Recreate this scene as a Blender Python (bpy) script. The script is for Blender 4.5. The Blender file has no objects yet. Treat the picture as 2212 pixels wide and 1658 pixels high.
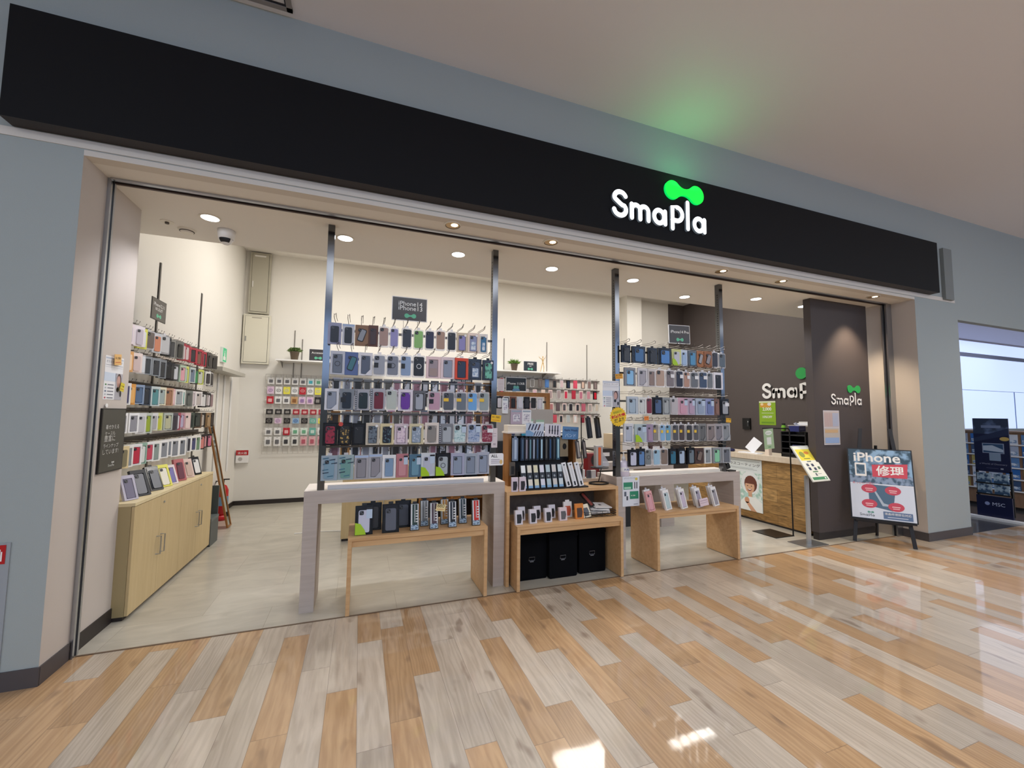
import bpy, math, random
from mathutils import Vector, Matrix
R = math.radians
SC = bpy.context.scene
COL = SC.collection
rnd = random.Random(7)

# ---------------------------------------------------------------- camera, world, exposure
CAM_Y, CAM_Z = -3.367, 1.5
YAW, PITCH, ROLL, FPX = 0.351113, 0.0712282, 0.0109290, 893.2
fwd = Vector((math.sin(YAW)*math.cos(PITCH), math.cos(YAW)*math.cos(PITCH), math.sin(PITCH)))
rt = Vector((math.cos(YAW), -math.sin(YAW), 0)); up = rt.cross(fwd)
rt2 = rt*math.cos(ROLL)+up*math.sin(ROLL); up2 = -rt*math.sin(ROLL)+up*math.cos(ROLL)
cd = bpy.data.cameras.new('camera'); cam = bpy.data.objects.new('camera', cd); COL.objects.link(cam)
cd.sensor_fit = 'HORIZONTAL'; cd.sensor_width = 36; cd.lens = FPX/2212*36
cd.clip_start = 0.05; cd.clip_end = 100
Mx = Matrix((rt2, up2, -fwd)).transposed().to_4x4(); Mx.translation = Vector((0, CAM_Y, CAM_Z))
cam.matrix_world = Mx
SC.camera = cam
SC.view_settings.view_transform = 'Standard'; SC.view_settings.look = 'None'
SC.view_settings.gamma = 1; SC.view_settings.use_curve_mapping = False
SC.view_settings.exposure = 0.0
try:
    SC.cycles.use_denoising = True; SC.cycles.max_bounces = 7; SC.cycles.transparent_max_bounces = 10
    SC.cycles.sample_clamp_indirect = 4.0; SC.cycles.caustics_reflective = False; SC.cycles.caustics_refractive = False
except Exception: pass

def C(h, a=1):
    h = h.lstrip('#'); o = []
    for i in (0, 2, 4):
        v = int(h[i:i+2], 16)/255
        o.append(v/12.92 if v <= .04045 else ((v+.055)/1.055)**2.4)
    return (*o, a)

W = bpy.data.worlds.new('world'); SC.world = W; W.use_nodes = True
W.node_tree.nodes['Background'].inputs[0].default_value = C('#c2cad0')
W.node_tree.nodes['Background'].inputs[1].default_value = 0.5

def add_light(kind, loc, energy, col='#ffffff', size=.1, sizey=None, rot=(0, 0, 0), spot=None, blend=.5, parent=None, name='lamp_light'):
    d = bpy.data.lights.new(name, kind); d.energy = energy; d.color = C(col)[:3]
    if kind == 'AREA':
        d.size = size
        if sizey: d.shape = 'RECTANGLE'; d.size_y = sizey
        else: d.shape = 'DISK'
    else: d.shadow_soft_size = size
    if spot: d.spot_size = R(spot); d.spot_blend = blend
    o = bpy.data.objects.new(name, d); COL.objects.link(o); o.location = loc; o.rotation_euler = rot
    if parent: o.parent = parent
    return o

def aim(o, target):
    o.rotation_euler = (Vector(target)-Vector(o.location)).to_track_quat('-Z', 'Y').to_euler()

# light panels above the shop floor, mall downlights, then added unseen fill lights
for x in (-0.4, 1.6, 3.6, 5.6):
    add_light('AREA', (x, 2.7, 4.08), 50, '#f6f1ea', .9, .9, name='shop_panel_light')
for x, y in ((-2.5, -4.6), (1.5, -4.6), (5.5, -4.6), (9.5, -4.6), (3.5, -2.0), (8.0, -2.0)):
    add_light('SPOT', (x, y, 4.2), 70, '#fff4e8', .07, spot=110, blend=.9, name='mall_spot_light')
for x in (-4.5, 1.0, 6.5, 12.0):
    add_light('AREA', (x, -5.2, 4.2), 115, '#e9edf2', 3.6, 2.2, name='mall_fill_light')  # soft fill added to brighten the dim mall, not real ceiling panels
add_light('AREA', (14.0, 1.5, 3.7), 60, '#e6ecff', 7, 2.4, name='neighbour_fill_light')  # fill added to brighten the neighbouring shop's ceiling, not a fixture there

# ---------------------------------------------------------------- materials
MATS = {}
def mat(key, col='#888888', rough=.5, metal=0, emit=None, es=1, alpha=1, spec=.5, coat=0, bump=None, var=None, trans=0):
    if key in MATS: return MATS[key]
    m = bpy.data.materials.new(key); m.use_nodes = True; nt = m.node_tree
    b = nt.nodes['Principled BSDF']
    c = C(col) if isinstance(col, str) else col
    b.inputs['Base Color'].default_value = c; b.inputs['Roughness'].default_value = rough
    b.inputs['Metallic'].default_value = metal; b.inputs['Specular IOR Level'].default_value = spec
    b.inputs['Coat Weight'].default_value = coat; b.inputs['Coat Roughness'].default_value = .06
    if emit:
        b.inputs['Emission Color'].default_value = C(emit); b.inputs['Emission Strength'].default_value = es
    if alpha < 1:
        b.inputs['Alpha'].default_value = alpha
    if trans: b.inputs['Transmission Weight'].default_value = trans
    tc = None
    if bump or var:
        tc = nt.nodes.new('ShaderNodeTexCoord')
    if bump:
        n = nt.nodes.new('ShaderNodeTexNoise'); n.inputs['Scale'].default_value = bump[0]; n.inputs['Detail'].default_value = 3
        bp = nt.nodes.new('ShaderNodeBump'); bp.inputs['Strength'].default_value = bump[1]; bp.inputs['Distance'].default_value = .002
        nt.links.new(tc.outputs['Object'], n.inputs['Vector']); nt.links.new(n.outputs['Fac'], bp.inputs['Height'])
        nt.links.new(bp.outputs['Normal'], b.inputs['Normal'])
    if var:   # (scale vector, amount)
        mp = nt.nodes.new('ShaderNodeMapping'); mp.inputs['Scale'].default_value = var[0]
        n = nt.nodes.new('ShaderNodeTexNoise'); n.inputs['Scale'].default_value = 1; n.inputs['Detail'].default_value = 5; n.inputs['Roughness'].default_value = .6
        mx = nt.nodes.new('ShaderNodeMix'); mx.data_type = 'RGBA'
        mx.inputs[6].default_value = (c[0]*(1-var[1]), c[1]*(1-var[1]), c[2]*(1-var[1]), 1)
        mx.inputs[7].default_value = (min(1, c[0]*(1+var[1])), min(1, c[1]*(1+var[1])), min(1, c[2]*(1+var[1])), 1)
        nt.links.new(tc.outputs['Object'], mp.inputs['Vector']); nt.links.new(mp.outputs[0], n.inputs['Vector'])
        nt.links.new(n.outputs['Fac'], mx.inputs[0]); nt.links.new(mx.outputs[2], b.inputs['Base Color'])
    MATS[key] = m
    return m

def pm(col, rough=.45):      # plain printed or moulded colour
    return mat('colour_'+col+('_%d' % (rough*100)), col, rough)

def clear_mat(key, col, a, rough=.1):   # thin transparent plastic
    if key in MATS: return MATS[key]
    m = bpy.data.materials.new(key); m.use_nodes = True; nt = m.node_tree; nt.nodes.clear()
    o = nt.nodes.new('ShaderNodeOutputMaterial'); t = nt.nodes.new('ShaderNodeBsdfTransparent')
    p = nt.nodes.new('ShaderNodeBsdfPrincipled'); p.inputs['Base Color'].default_value = C(col); p.inputs['Roughness'].default_value = rough
    mx = nt.nodes.new('ShaderNodeMixShader'); mx.inputs[0].default_value = a
    nt.links.new(t.outputs[0], mx.inputs[1]); nt.links.new(p.outputs[0], mx.inputs[2]); nt.links.new(mx.outputs[0], o.inputs[0])
    MATS[key] = m; return m

def pattern_mat(key, c1, c2, scale=60, kind='voronoi', th=.35, rough=.3):
    if key in MATS: return MATS[key]
    m = bpy.data.materials.new(key); m.use_nodes = True; nt = m.node_tree; b = nt.nodes['Principled BSDF']
    b.inputs['Roughness'].default_value = rough
    tc = nt.nodes.new('ShaderNodeTexCoord')
    if kind == 'voronoi':
        n = nt.nodes.new('ShaderNodeTexVoronoi'); out = n.outputs['Distance']
    else:
        n = nt.nodes.new('ShaderNodeTexNoise'); n.inputs['Detail'].default_value = 3; out = n.outputs['Fac']
    n.inputs['Scale'].default_value = scale
    r = nt.nodes.new('ShaderNodeValToRGB'); r.color_ramp.elements[0].position = th-.06; r.color_ramp.elements[1].position = th+.06
    r.color_ramp.elements[0].color = C(c2); r.color_ramp.elements[1].color = C(c1)
    nt.links.new(tc.outputs['Object'], n.inputs['Vector']); nt.links.new(out, r.inputs[0]); nt.links.new(r.outputs[0], b.inputs['Base Color'])
    MATS[key] = m; return m

def wood_mat(key, c1, c2, sc=(3, 3, 40), rough=.45, spec=.4):
    if key in MATS: return MATS[key]
    m = bpy.data.materials.new(key); m.use_nodes = True; nt = m.node_tree; b = nt.nodes['Principled BSDF']
    b.inputs['Roughness'].default_value = rough; b.inputs['Specular IOR Level'].default_value = spec
    tc = nt.nodes.new('ShaderNodeTexCoord'); mp = nt.nodes.new('ShaderNodeMapping'); mp.inputs['Scale'].default_value = sc
    n = nt.nodes.new('ShaderNodeTexNoise'); n.inputs['Scale'].default_value = 1; n.inputs['Detail'].default_value = 6; n.inputs['Distortion'].default_value = .6
    r = nt.nodes.new('ShaderNodeValToRGB'); r.color_ramp.elements[0].position = .3; r.color_ramp.elements[1].position = .7
    r.color_ramp.elements[0].color = C(c1); r.color_ramp.elements[1].color = C(c2)
    nt.links.new(tc.outputs['Object'], mp.inputs[0]); nt.links.new(mp.outputs[0], n.inputs['Vector'])
    nt.links.new(n.outputs['Fac'], r.inputs[0]); nt.links.new(r.outputs[0], b.inputs['Base Color'])
    MATS[key] = m; return m

M = dict(
    mall=mat('mall_wall_paint', '#a2aaaa', .8, bump=(260, .25)),
    jamb=mat('jamb_paint', '#c9c0b8', .75, bump=(260, .2)),
    soffit=mat('soffit_paint', '#d8d2ca', .75),
    mceil=mat('mall_ceiling_paint', '#e6e5ea', .55, spec=.6),
    sceil=mat('shop_ceiling_paint', '#ece8e2', .8),
    wallw=mat('shop_wall_paper', '#e6e3dc', .8, bump=(300, .15)),
    wallg=mat('shop_wall_shade_side', '#c8c9c5', .8),
    dark=mat('dark_brown_wall', '#544c4b', .6, bump=(200, .1)),
    fascia=mat('black_fascia', '#0b0b0f', .6, spec=.2),
    fasciab=mat('fascia_bottom_edge', '#2e2724', .6),
    base=mat('dark_baseboard', '#2c2523', .5),
    baseg=mat('grey_baseboard', '#4d484a', .5),
    alu=mat('aluminium', '#b8bcc2', .3, 1),
    steel=mat('brushed_steel', '#6c6e72', .13, 1),
    track=mat('dark_slot', '#17161c', .4),
    beige=wood_mat('greige_laminate', '#b3a79f', '#c0b5ad', (2, 2, 30), .5),
    beigetop=wood_mat('greige_laminate_top', '#e3d8cc', '#eee5da', (2, 30, 2), .4),
    oak=wood_mat('oak_laminate', '#c39a6c', '#d3ad80', (3, 30, 30), .4),
    oakv=wood_mat('oak_panel', '#a9834f', '#b8925e', (30, 30, 3), .4),
    yel=wood_mat('pale_yellow_laminate', '#c4ad80', '#ccb68a', (30, 30, 2.5), .45),
    yeltop=wood_mat('pale_yellow_top', '#d8c79c', '#e2d2aa', (30, 2.5, 30), .45),
    brownw=wood_mat('brown_wood', '#8a5a2c', '#a2703c', (20, 20, 3), .4),
    black=mat('black_plastic', '#0f0f11', .4),
    blackm=mat('black_metal', '#101013', .35, .3),
    white=mat('white_plastic', '#efeeec', .4),
    paper=mat('white_paper', '#ecedf0', .6),
    wire=mat('wire_chrome', '#6a6560', .3, .9),
    lens=mat('lamp_lens', '#ffffff', .3, emit='#eaf3ff', es=9),
    lensw=mat('warm_lamp_lens', '#ffffff', .3, emit='#ffe9c4', es=9),
    trim=mat('lamp_trim_ring', '#e8e2d6', .4),
    trimd=mat('lamp_inner_ring', '#4a4038', .5),
    red=mat('extinguisher_red', '#b5121b', .3),
)

# ---------------------------------------------------------------- mesh builder
TXT = {}
def text_geo(s, bold=False):
    k = (s, bold)
    if k in TXT: return TXT[k]
    cu = bpy.data.curves.new('t', 'FONT'); cu.body = s; cu.size = 1; cu.resolution_u = 3; cu.align_x = 'LEFT'
    if bold: cu.offset = .018
    ob = bpy.data.objects.new('t', cu); COL.objects.link(ob)
    me = bpy.data.meshes.new_from_object(ob)
    v = [tuple(p.co) for p in me.vertices]; f = [tuple(p.vertices) for p in me.polygons]
    bpy.data.objects.remove(ob); bpy.data.curves.remove(cu); bpy.data.meshes.remove(me)
    if not v: v = [(0, 0, 0), (1, 0, 0), (1, 1, 0)]; f = [(0, 1, 2)]
    x0 = min(p[0] for p in v); x1 = max(p[0] for p in v); y0 = min(p[1] for p in v); y1 = max(p[1] for p in v)
    TXT[k] = (v, f, x0, x1, y0, y1); return TXT[k]

class MB:
    def __init__(s): s.v = []; s.f = []; s.m = []; s.mats = []; s.xf = None
    def mi(s, m):
        if m not in s.mats: s.mats.append(m)
        return s.mats.index(m)
    def add(s, vs, fs, m):
        b = len(s.v); i = s.mi(m)
        if s.xf is not None: vs = [tuple(s.xf @ Vector(p)) for p in vs]
        s.v += [tuple(p) for p in vs]; s.f += [tuple(q+b for q in f) for f in fs]; s.m += [i]*len(fs)
        return s
    def box(s, x0, x1, y0, y1, z0, z1, m):
        return s.add([(x0, y0, z0), (x1, y0, z0), (x1, y1, z0), (x0, y1, z0), (x0, y0, z1), (x1, y0, z1), (x1, y1, z1), (x0, y1, z1)],
                     [(0, 3, 2, 1), (4, 5, 6, 7), (0, 1, 5, 4), (1, 2, 6, 5), (2, 3, 7, 6), (3, 0, 4, 7)], m)
    def cbox(s, cx, cy, cz, w, d, h, m): return s.box(cx-w/2, cx+w/2, cy-d/2, cy+d/2, cz-h/2, cz+h/2, m)
    def prism(s, pts, y0, y1, m, ms=None):   # outline in (x,z), front at y0, counter-clockwise seen from -y
        n = len(pts)
        vs = [(x, y0, z) for x, z in pts]+[(x, y1, z) for x, z in pts]
        s.add(vs, [tuple(range(n)), tuple(range(2*n-1, n-1, -1))], m)
        return s.add(vs, [(i, i+n, (i+1) % n+n, (i+1) % n) for i in range(n)], ms or m)
    def flat(s, pts, y, m): return s.add([(x, y, z) for x, z in pts], [tuple(range(len(pts)))], m)
    def rect(s, x0, x1, z0, z1, y, m): return s.flat([(x0, z0), (x1, z0), (x1, z1), (x0, z1)], y, m)
    def rrect(s, x0, x1, z0, z1, r, y0, y1, m, n=4, ms=None):
        return s.prism(rr(x0, x1, z0, z1, r, n), y0, y1, m, ms)
    def ell(s, cx, cz, rx, rz, y, m, n=16, a0=0):
        return s.flat([(cx+rx*math.cos(2*math.pi*i/n+a0), cz+rz*math.sin(2*math.pi*i/n+a0)) for i in range(n)], y, m)
    def cylz(s, cx, cy, z0, z1, r, m, r1=None, n=16):
        r1 = r if r1 is None else r1
        vs = [(cx+r*math.cos(2*math.pi*i/n), cy+r*math.sin(2*math.pi*i/n), z0) for i in range(n)]
        vs += [(cx+r1*math.cos(2*math.pi*i/n), cy+r1*math.sin(2*math.pi*i/n), z1) for i in range(n)]
        return s.add(vs, [tuple(range(n-1, -1, -1)), tuple(range(n, 2*n))]+[(i, (i+1) % n, (i+1) % n+n, i+n) for i in range(n)], m)
    def lathe(s, prof, m, cx=0, cy=0, n=20):   # prof: (r, z) bottom to top
        vs = [(cx+r*math.cos(2*math.pi*i/n), cy+r*math.sin(2*math.pi*i/n), z) for r, z in prof for i in range(n)]
        fs = [(k*n+i, k*n+(i+1) % n, (k+1)*n+(i+1) % n, (k+1)*n+i) for k in range(len(prof)-1) for i in range(n)]
        fs += [tuple(range(n-1, -1, -1)), tuple(range((len(prof)-1)*n, len(prof)*n))]
        return s.add(vs, fs, m)
    def tube(s, path, r, m, n=6):
        P = [Vector(p) for p in path]; vs = []; N = len(P)
        for i, p in enumerate(P):
            t = (P[min(i+1, N-1)]-P[max(i-1, 0)]).normalized()
            a = Vector((0, 0, 1)) if abs(t.z) < .9 else Vector((1, 0, 0))
            u = t.cross(a).normalized(); w = t.cross(u)
            rr_ = r[i] if isinstance(r, (list, tuple)) else r
            vs += [tuple(p+u*rr_*math.cos(2*math.pi*k/n)+w*rr_*math.sin(2*math.pi*k/n)) for k in range(n)]
        fs = [(i*n+k, i*n+(k+1) % n, (i+1)*n+(k+1) % n, (i+1)*n+k) for i in range(N-1) for k in range(n)]
        fs += [tuple(range(n-1, -1, -1)), tuple(range((N-1)*n, N*n))]
        return s.add(vs, fs, m)
    def text(s, t, x, z, y, m, h=None, w=None, cx=False, bold=False):
        v, f, x0, x1, z0, z1 = text_geo(t, bold)
        sx = (w/(x1-x0)) if w else None; sz = (h/(z1-z0)) if h else None
        sx = sx or sz; sz = sz or sx
        ox = x-(x1-x0)*sx/2 if cx else x
        return s.add([(ox+(p[0]-x0)*sx, y, z+(p[1]-z0)*sz) for p in v], f, m)
    def build(s, name, parent=None, loc=None, smooth=False, label=None):
        me = bpy.data.meshes.new(name); me.from_pydata(s.v, [], s.f)
        for m in s.mats: me.materials.append(m)
        me.polygons.foreach_set('material_index', s.m)
        if smooth: me.polygons.foreach_set('use_smooth', [True]*len(s.f))
        me.update()
        return link(name, me, parent, loc, label)

def rr(x0, x1, z0, z1, r, n=4):
    p = []
    for cx, cz, a in ((x1-r, z0+r, -90), (x1-r, z1-r, 0), (x0+r, z1-r, 90), (x0+r, z0+r, 180)):
        for i in range(n+1):
            t = R(a+90*i/n); p.append((cx+r*math.cos(t), cz+r*math.sin(t)))
    return p

def link(name, me, parent=None, loc=None, label=None):
    o = bpy.data.objects.new(name, me); COL.objects.link(o)
    if parent: o.parent = parent
    if loc: o.location = loc
    if label: o['label'] = label
    return o

LABELS = {}
def tag(o, label, cat, group=None, kind=None):
    o['label'] = label; o['category'] = cat
    if group: o['group'] = group
    if kind: o['kind'] = kind
    LABELS.setdefault(label, []).append(o.name)
    return o
def thing(name, label, cat, loc=(0, 0, 0), rz=0, group=None, rot=None):
    o = bpy.data.objects.new(name, None); COL.objects.link(o); o.empty_display_size = .05
    o.location = loc; o.rotation_euler = rot or (0, 0, rz)
    return tag(o, label, cat, group)
def struct(name, mb, parent=None):
    o = mb.build(name, parent)
    if not parent: o['kind'] = 'structure'
    return o
ORD = ['leftmost']+['second', 'third', 'fourth', 'fifth', 'sixth', 'seventh', 'eighth', 'ninth', 'tenth', 'eleventh', 'twelfth',
       'thirteenth', 'fourteenth', 'fifteenth', 'sixteenth', 'seventeenth', 'eighteenth', 'nineteenth', 'twentieth',
       'twenty-first', 'twenty-second', 'twenty-third', 'twenty-fourth', 'twenty-fifth', 'twenty-sixth', 'twenty-seventh', 'twenty-eighth']

# ================================================================= THE SETTING
XL, XR_, YW = -1.59, 6.52, -.28
# mall plank floor: one plank per quad, laid in columns running into the shop
def plank_floor():
    pw, pl = .1515, .922
    KN = {-10: (-.293, 'LT'), -9: (-.7, 'TT'), -8: (-.087, 'TL'), -7: (-.5, 'TT'), -6: (-.6, 'LL'), -5: (-.866, 'TL'), -4: (-.45, 'LL'),
          -3: (-.175, 'LTT'), -2: (-.609, 'LL'), -1: (-.86, 'LT'), 0: (-.402, 'TLL'), 1: (-.267, 'LTT'), 2: (-.86, 'TL'), 3: (-.539, 'LLT'),
          4: (-.204, 'LLL'), 5: (-.623, 'LTT'), 6: (-.412, 'TLT'), 7: (-.876, 'TL'), 8: (-.5, 'TTT'), 9: (-.209, 'LLT'), 10: (-.619, 'LTL'),
          11: (-.876, 'TLL'), 12: (-.37, 'LTT'), 13: (-.17, 'TLT'), 14: (-.664, 'TLL'), 15: (-.486, 'LTL'), 16: (-.882, 'LLT'), 17: (-.363, 'LTL'),
          18: (-.15, 'LLT'), 19: (-.662, 'LTT'), 20: (-.4, 'LLL'), 21: (-.87, 'LTT'), 22: (-.606, 'TLT'), 23: (-.3, 'TLT'), 24: (-.876, 'TLL'),
          25: (-.283, 'LTL'), 26: (-.5, 'TTL'), 27: (-.7, 'TLT')}
    v = []; f = []; tone = []; seed = []; uv = []
    rr_ = random.Random(11)
    for k in range(-42, 118):
        x0 = .037+pw*k; x1 = x0+pw
        off, pat = KN.get(k, (-rr_.random()*pl, ''))
        ys = [0 if (XL < x0+.05 and x1-.05 < XR_) else -.25]
        y = off
        while y > -8.6:
            if y < ys[-1]-.02: ys.append(y)
            y -= pl
        ys.append(y)
        for i in range(len(ys)-1):
            t = pat[i] if i < len(pat) else rr_.choice('LT')
            b = len(v); v += [(x0, ys[i+1], 0), (x1, ys[i+1], 0), (x1, ys[i], 0), (x0, ys[i], 0)]; f.append((b, b+1, b+2, b+3))
            tone += [0.0 if t == 'L' else 1.0]; seed += [rr_.random()]
            L = (ys[i]-ys[i+1])
            uv += [(0, 0), (1, 0), (1, L/pw), (0, L/pw)]
    me = bpy.data.meshes.new('floor'); me.from_pydata(v, [], f)
    a = me.attributes.new('tone', 'FLOAT', 'FACE'); a.data.foreach_set('value', tone)
    a = me.attributes.new('seed', 'FLOAT', 'FACE'); a.data.foreach_set('value', seed)
    u = me.uv_layers.new(name='UVMap'); u.data.foreach_set('uv', [c for p in uv for c in p])
    m = bpy.data.materials.new('plank_floor'); m.use_nodes = True; nt = m.node_tree; L = nt.links.new; b = nt.nodes['Principled BSDF']
    N = nt.nodes.new
    at = N('ShaderNodeAttribute'); at.attribute_name = 'tone'; sd = N('ShaderNodeAttribute'); sd.attribute_name = 'seed'
    tc = N('ShaderNodeTexCoord'); cmb = N('ShaderNodeCombineXYZ'); L(sd.outputs['Fac'], cmb.inputs[2])
    sc = N('ShaderNodeVectorMath'); sc.operation = 'MULTIPLY'; sc.inputs[1].default_value = (0, 0, 37); L(cmb.outputs[0], sc.inputs[0])
    ad = N('ShaderNodeVectorMath'); ad.operation = 'ADD'; L(tc.outputs['Object'], ad.inputs[0]); L(sc.outputs[0], ad.inputs[1])
    mp = N('ShaderNodeMapping'); mp.inputs['Scale'].default_value = (13, 1.6, 1); L(ad.outputs[0], mp.inputs[0])
    n1 = N('ShaderNodeTexNoise'); n1.inputs['Scale'].default_value = 1; n1.inputs['Detail'].default_value = 7; n1.inputs['Roughness'].default_value = .62; n1.inputs['Distortion'].default_value = .9
    L(mp.outputs[0], n1.inputs['Vector'])
    mp3 = N('ShaderNodeMapping'); mp3.inputs['Scale'].default_value = (9, .9, 1); L(ad.outputs[0], mp3.inputs[0])
    wv = N('ShaderNodeTexWave'); wv.wave_type = 'RINGS'; wv.rings_direction = 'SPHERICAL'; wv.inputs['Scale'].default_value = 2.2; wv.inputs['Distortion'].default_value = 9; wv.inputs['Detail'].default_value = 2; wv.inputs['Detail Scale'].default_value = 1.2
    L(mp3.outputs[0], wv.inputs['Vector'])
    mp2 = N('ShaderNodeMapping'); mp2.inputs['Scale'].default_value = (9, 3.5, 1); L(ad.outputs[0], mp2.inputs[0])
    n2 = N('ShaderNodeTexNoise'); n2.inputs['Scale'].default_value = 1; n2.inputs['Detail'].default_value = 2; L(mp2.outputs[0], n2.inputs['Vector'])
    kn = N('ShaderNodeMapRange'); kn.inputs[1].default_value = .64; kn.inputs[2].default_value = .74; L(n2.outputs['Fac'], kn.inputs[0])
    def ramp(a_, b_):
        r = N('ShaderNodeValToRGB'); r.color_ramp.elements[0].position = .24; r.color_ramp.elements[1].position = .76
        r.color_ramp.elements[0].color = C(a_); r.color_ramp.elements[1].color = C(b_); return r
    g = N('ShaderNodeMix'); g.data_type = 'FLOAT'; g.inputs[0].default_value = .2; L(n1.outputs['Fac'], g.inputs[2]); L(wv.outputs['Fac'], g.inputs[3])
    rl = ramp('#b0a08d', '#d3c4b1'); rt_ = ramp('#a9845d', '#cda87e'); L(g.outputs[0], rl.inputs[0]); L(g.outputs[0], rt_.inputs[0])
    mx = N('ShaderNodeMix'); mx.data_type = 'RGBA'; L(at.outputs['Fac'], mx.inputs[0]); L(rl.outputs[0], mx.inputs[6]); L(rt_.outputs[0], mx.inputs[7])
    hs = N('ShaderNodeHueSaturation'); vr = N('ShaderNodeMapRange'); vr.inputs[3].default_value = .86; vr.inputs[4].default_value = 1.08; L(sd.outputs['Fac'], vr.inputs[0]); L(vr.outputs[0], hs.inputs['Value']); L(mx.outputs[2], hs.inputs['Color'])
    kx = N('ShaderNodeMix'); kx.data_type = 'RGBA'; km = N('ShaderNodeMath'); km.operation = 'MULTIPLY'; km.inputs[1].default_value = .55; L(kn.outputs[0], km.inputs[0]); L(km.outputs[0], kx.inputs[0]); L(hs.outputs[0], kx.inputs[6]); kx.inputs[7].default_value = C('#6f5440')
    # groove at the plank edge
    uvn = N('ShaderNodeSeparateXYZ'); L(tc.outputs['UV'], uvn.inputs[0])
    lo = N('ShaderNodeMath'); lo.operation = 'LESS_THAN'; lo.inputs[1].default_value = .013; L(uvn.outputs[0], lo.inputs[0])
    lo2 = N('ShaderNodeMath'); lo2.operation = 'LESS_THAN'; lo2.inputs[1].default_value = .016; L(uvn.outputs[1], lo2.inputs[0])
    mxx = N('ShaderNodeMath'); mxx.operation = 'MAXIMUM'; L(lo.outputs[0], mxx.inputs[0]); L(lo2.outputs[0], mxx.inputs[1])
    gm = N('ShaderNodeMath'); gm.operation = 'MULTIPLY'; gm.inputs[1].default_value = .6; L(mxx.outputs[0], gm.inputs[0])
    gx = N('ShaderNodeMix'); gx.data_type = 'RGBA'; L(gm.outputs[0], gx.inputs[0]); L(kx.outputs[2], gx.inputs[6]); gx.inputs[7].default_value = C('#5b4a3c')
    L(gx.outputs[2], b.inputs['Base Color'])
    b.inputs['Roughness'].default_value = .34; b.inputs['Coat Weight'].default_value = .75; b.inputs['Coat Roughness'].default_value = .045
    bp = N('ShaderNodeBump'); bp.inputs['Strength'].default_value = .05; bp.inputs['Distance'].default_value = .002; L(n1.outputs['Fac'], bp.inputs['Height']); L(bp.outputs[0], b.inputs['Normal'])
    wn = N('ShaderNodeTexNoise'); wn.inputs['Scale'].default_value = 5; L(tc.outputs['Object'], wn.inputs['Vector'])
    bc = N('ShaderNodeBump'); bc.inputs['Strength'].default_value = .12; bc.inputs['Distance'].default_value = .004; L(wn.outputs['Fac'], bc.inputs['Height']); L(bc.outputs[0], b.inputs['Coat Normal'])
    me.materials.append(m)
    o = link('floor', me); o['kind'] = 'structure'
plank_floor()

def tile_mat():
    m = bpy.data.materials.new('shop_tile'); m.use_nodes = True; nt = m.node_tree; L = nt.links.new; N = nt.nodes.new; b = nt.nodes['Principled BSDF']
    tc = N('ShaderNodeTexCoord'); mp = N('ShaderNodeMapping'); mp.inputs['Location'].default_value = (.13, .1, 0); L(tc.outputs['Object'], mp.inputs[0])
    br = N('ShaderNodeTexBrick'); br.offset = .5; br.inputs['Scale'].default_value = 1; br.inputs['Brick Width'].default_value = .9; br.inputs['Row Height'].default_value = .45
    br.inputs['Mortar Size'].default_value = .0012; br.inputs['Color1'].default_value = C('#bcb6a8'); br.inputs['Color2'].default_value = C('#b1ab9d'); br.inputs['Mortar'].default_value = C('#8d8270')
    L(mp.outputs[0], br.inputs['Vector'])
    m2 = N('ShaderNodeMapping'); m2.inputs['Scale'].default_value = (2.2, 5, 1); L(tc.outputs['Object'], m2.inputs[0])
    n = N('ShaderNodeTexNoise'); n.inputs['Scale'].default_value = 1.2; n.inputs['Detail'].default_value = 6; n.inputs['Distortion'].default_value = 1.2; L(m2.outputs[0], n.inputs['Vector'])
    r = N('ShaderNodeMapRange'); r.inputs[1].default_value = .3; r.inputs[2].default_value = .7; r.inputs[3].default_value = .84; r.inputs[4].default_value = 1.08; L(n.outputs['Fac'], r.inputs[0])
    h = N('ShaderNodeHueSaturation'); L(r.outputs[0], h.inputs['Value']); L(br.outputs['Color'], h.inputs['Color']); L(h.outputs[0], b.inputs['Base Color'])
    b.inputs['Roughness'].default_value = .3; b.inputs['Coat Weight'].default_value = .35; b.inputs['Coat Roughness'].default_value = .12
    return m
TILE = tile_mat()
struct('floor', MB().box(-1.9, 7.3, 0.004, 4.5, -.03, .001, TILE))
DKF = mat('dark_stone_floor', '#4a4a4c', .25, coat=.4)
struct('floor', MB().box(7.55, 19, -.25, 3.2, -.03, .0005, DKF))
struct('trim_1', MB().box(XL+.02, 6.45, -.006, .006, 0, .004, mat('threshold_strip', '#6d5a48', .4)))

# walls on the mall side
struct('wall_front_left', MB().box(-8, XL, YW, -.03, 0, 4.3, M['mall']).box(XL, XL+.0005, YW+.001, -.03, 0, 3.03, M['jamb']))
struct('wall_front_right', MB().box(6.56, 7.5, YW, 0, 0, 4.3, M['mall']).box(6.5595, 6.56, YW+.001, 0, 0, 3.03, M['jamb']))
struct('wall_header', MB().box(XL, 6.56, YW, -.2, 3.035, 4.3, M['mall']))
struct('wall_header_right', MB().box(7.5, 20, YW, -.2, 2.82, 4.3, M['mall']))
struct('ceiling', MB().box(-8, 20, -8.6, YW, 4.25, 4.35, M['mceil']))
struct('ceiling', MB().box(XL-.02, 6.56, -.2, .95, 3.0, 3.12, M['sceil']).box(-1.95, XL-.02, .03, .95, 3.0, 3.12, M['sceil']).box(6.56, 7.3, .03, .95, 3.0, 3.12, M['sceil']).box(XL, 6.56, YW, -.2, 3.0, 3.034, M['soffit']))
struct('ceiling', MB().box(-1.9, 7.3, .8, 4.5, 4.12, 4.2, M['sceil']))
struct('wall_riser', MB().box(-1.9, 7.3, .93, .95, 3.12, 4.12, M['sceil']))
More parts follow.
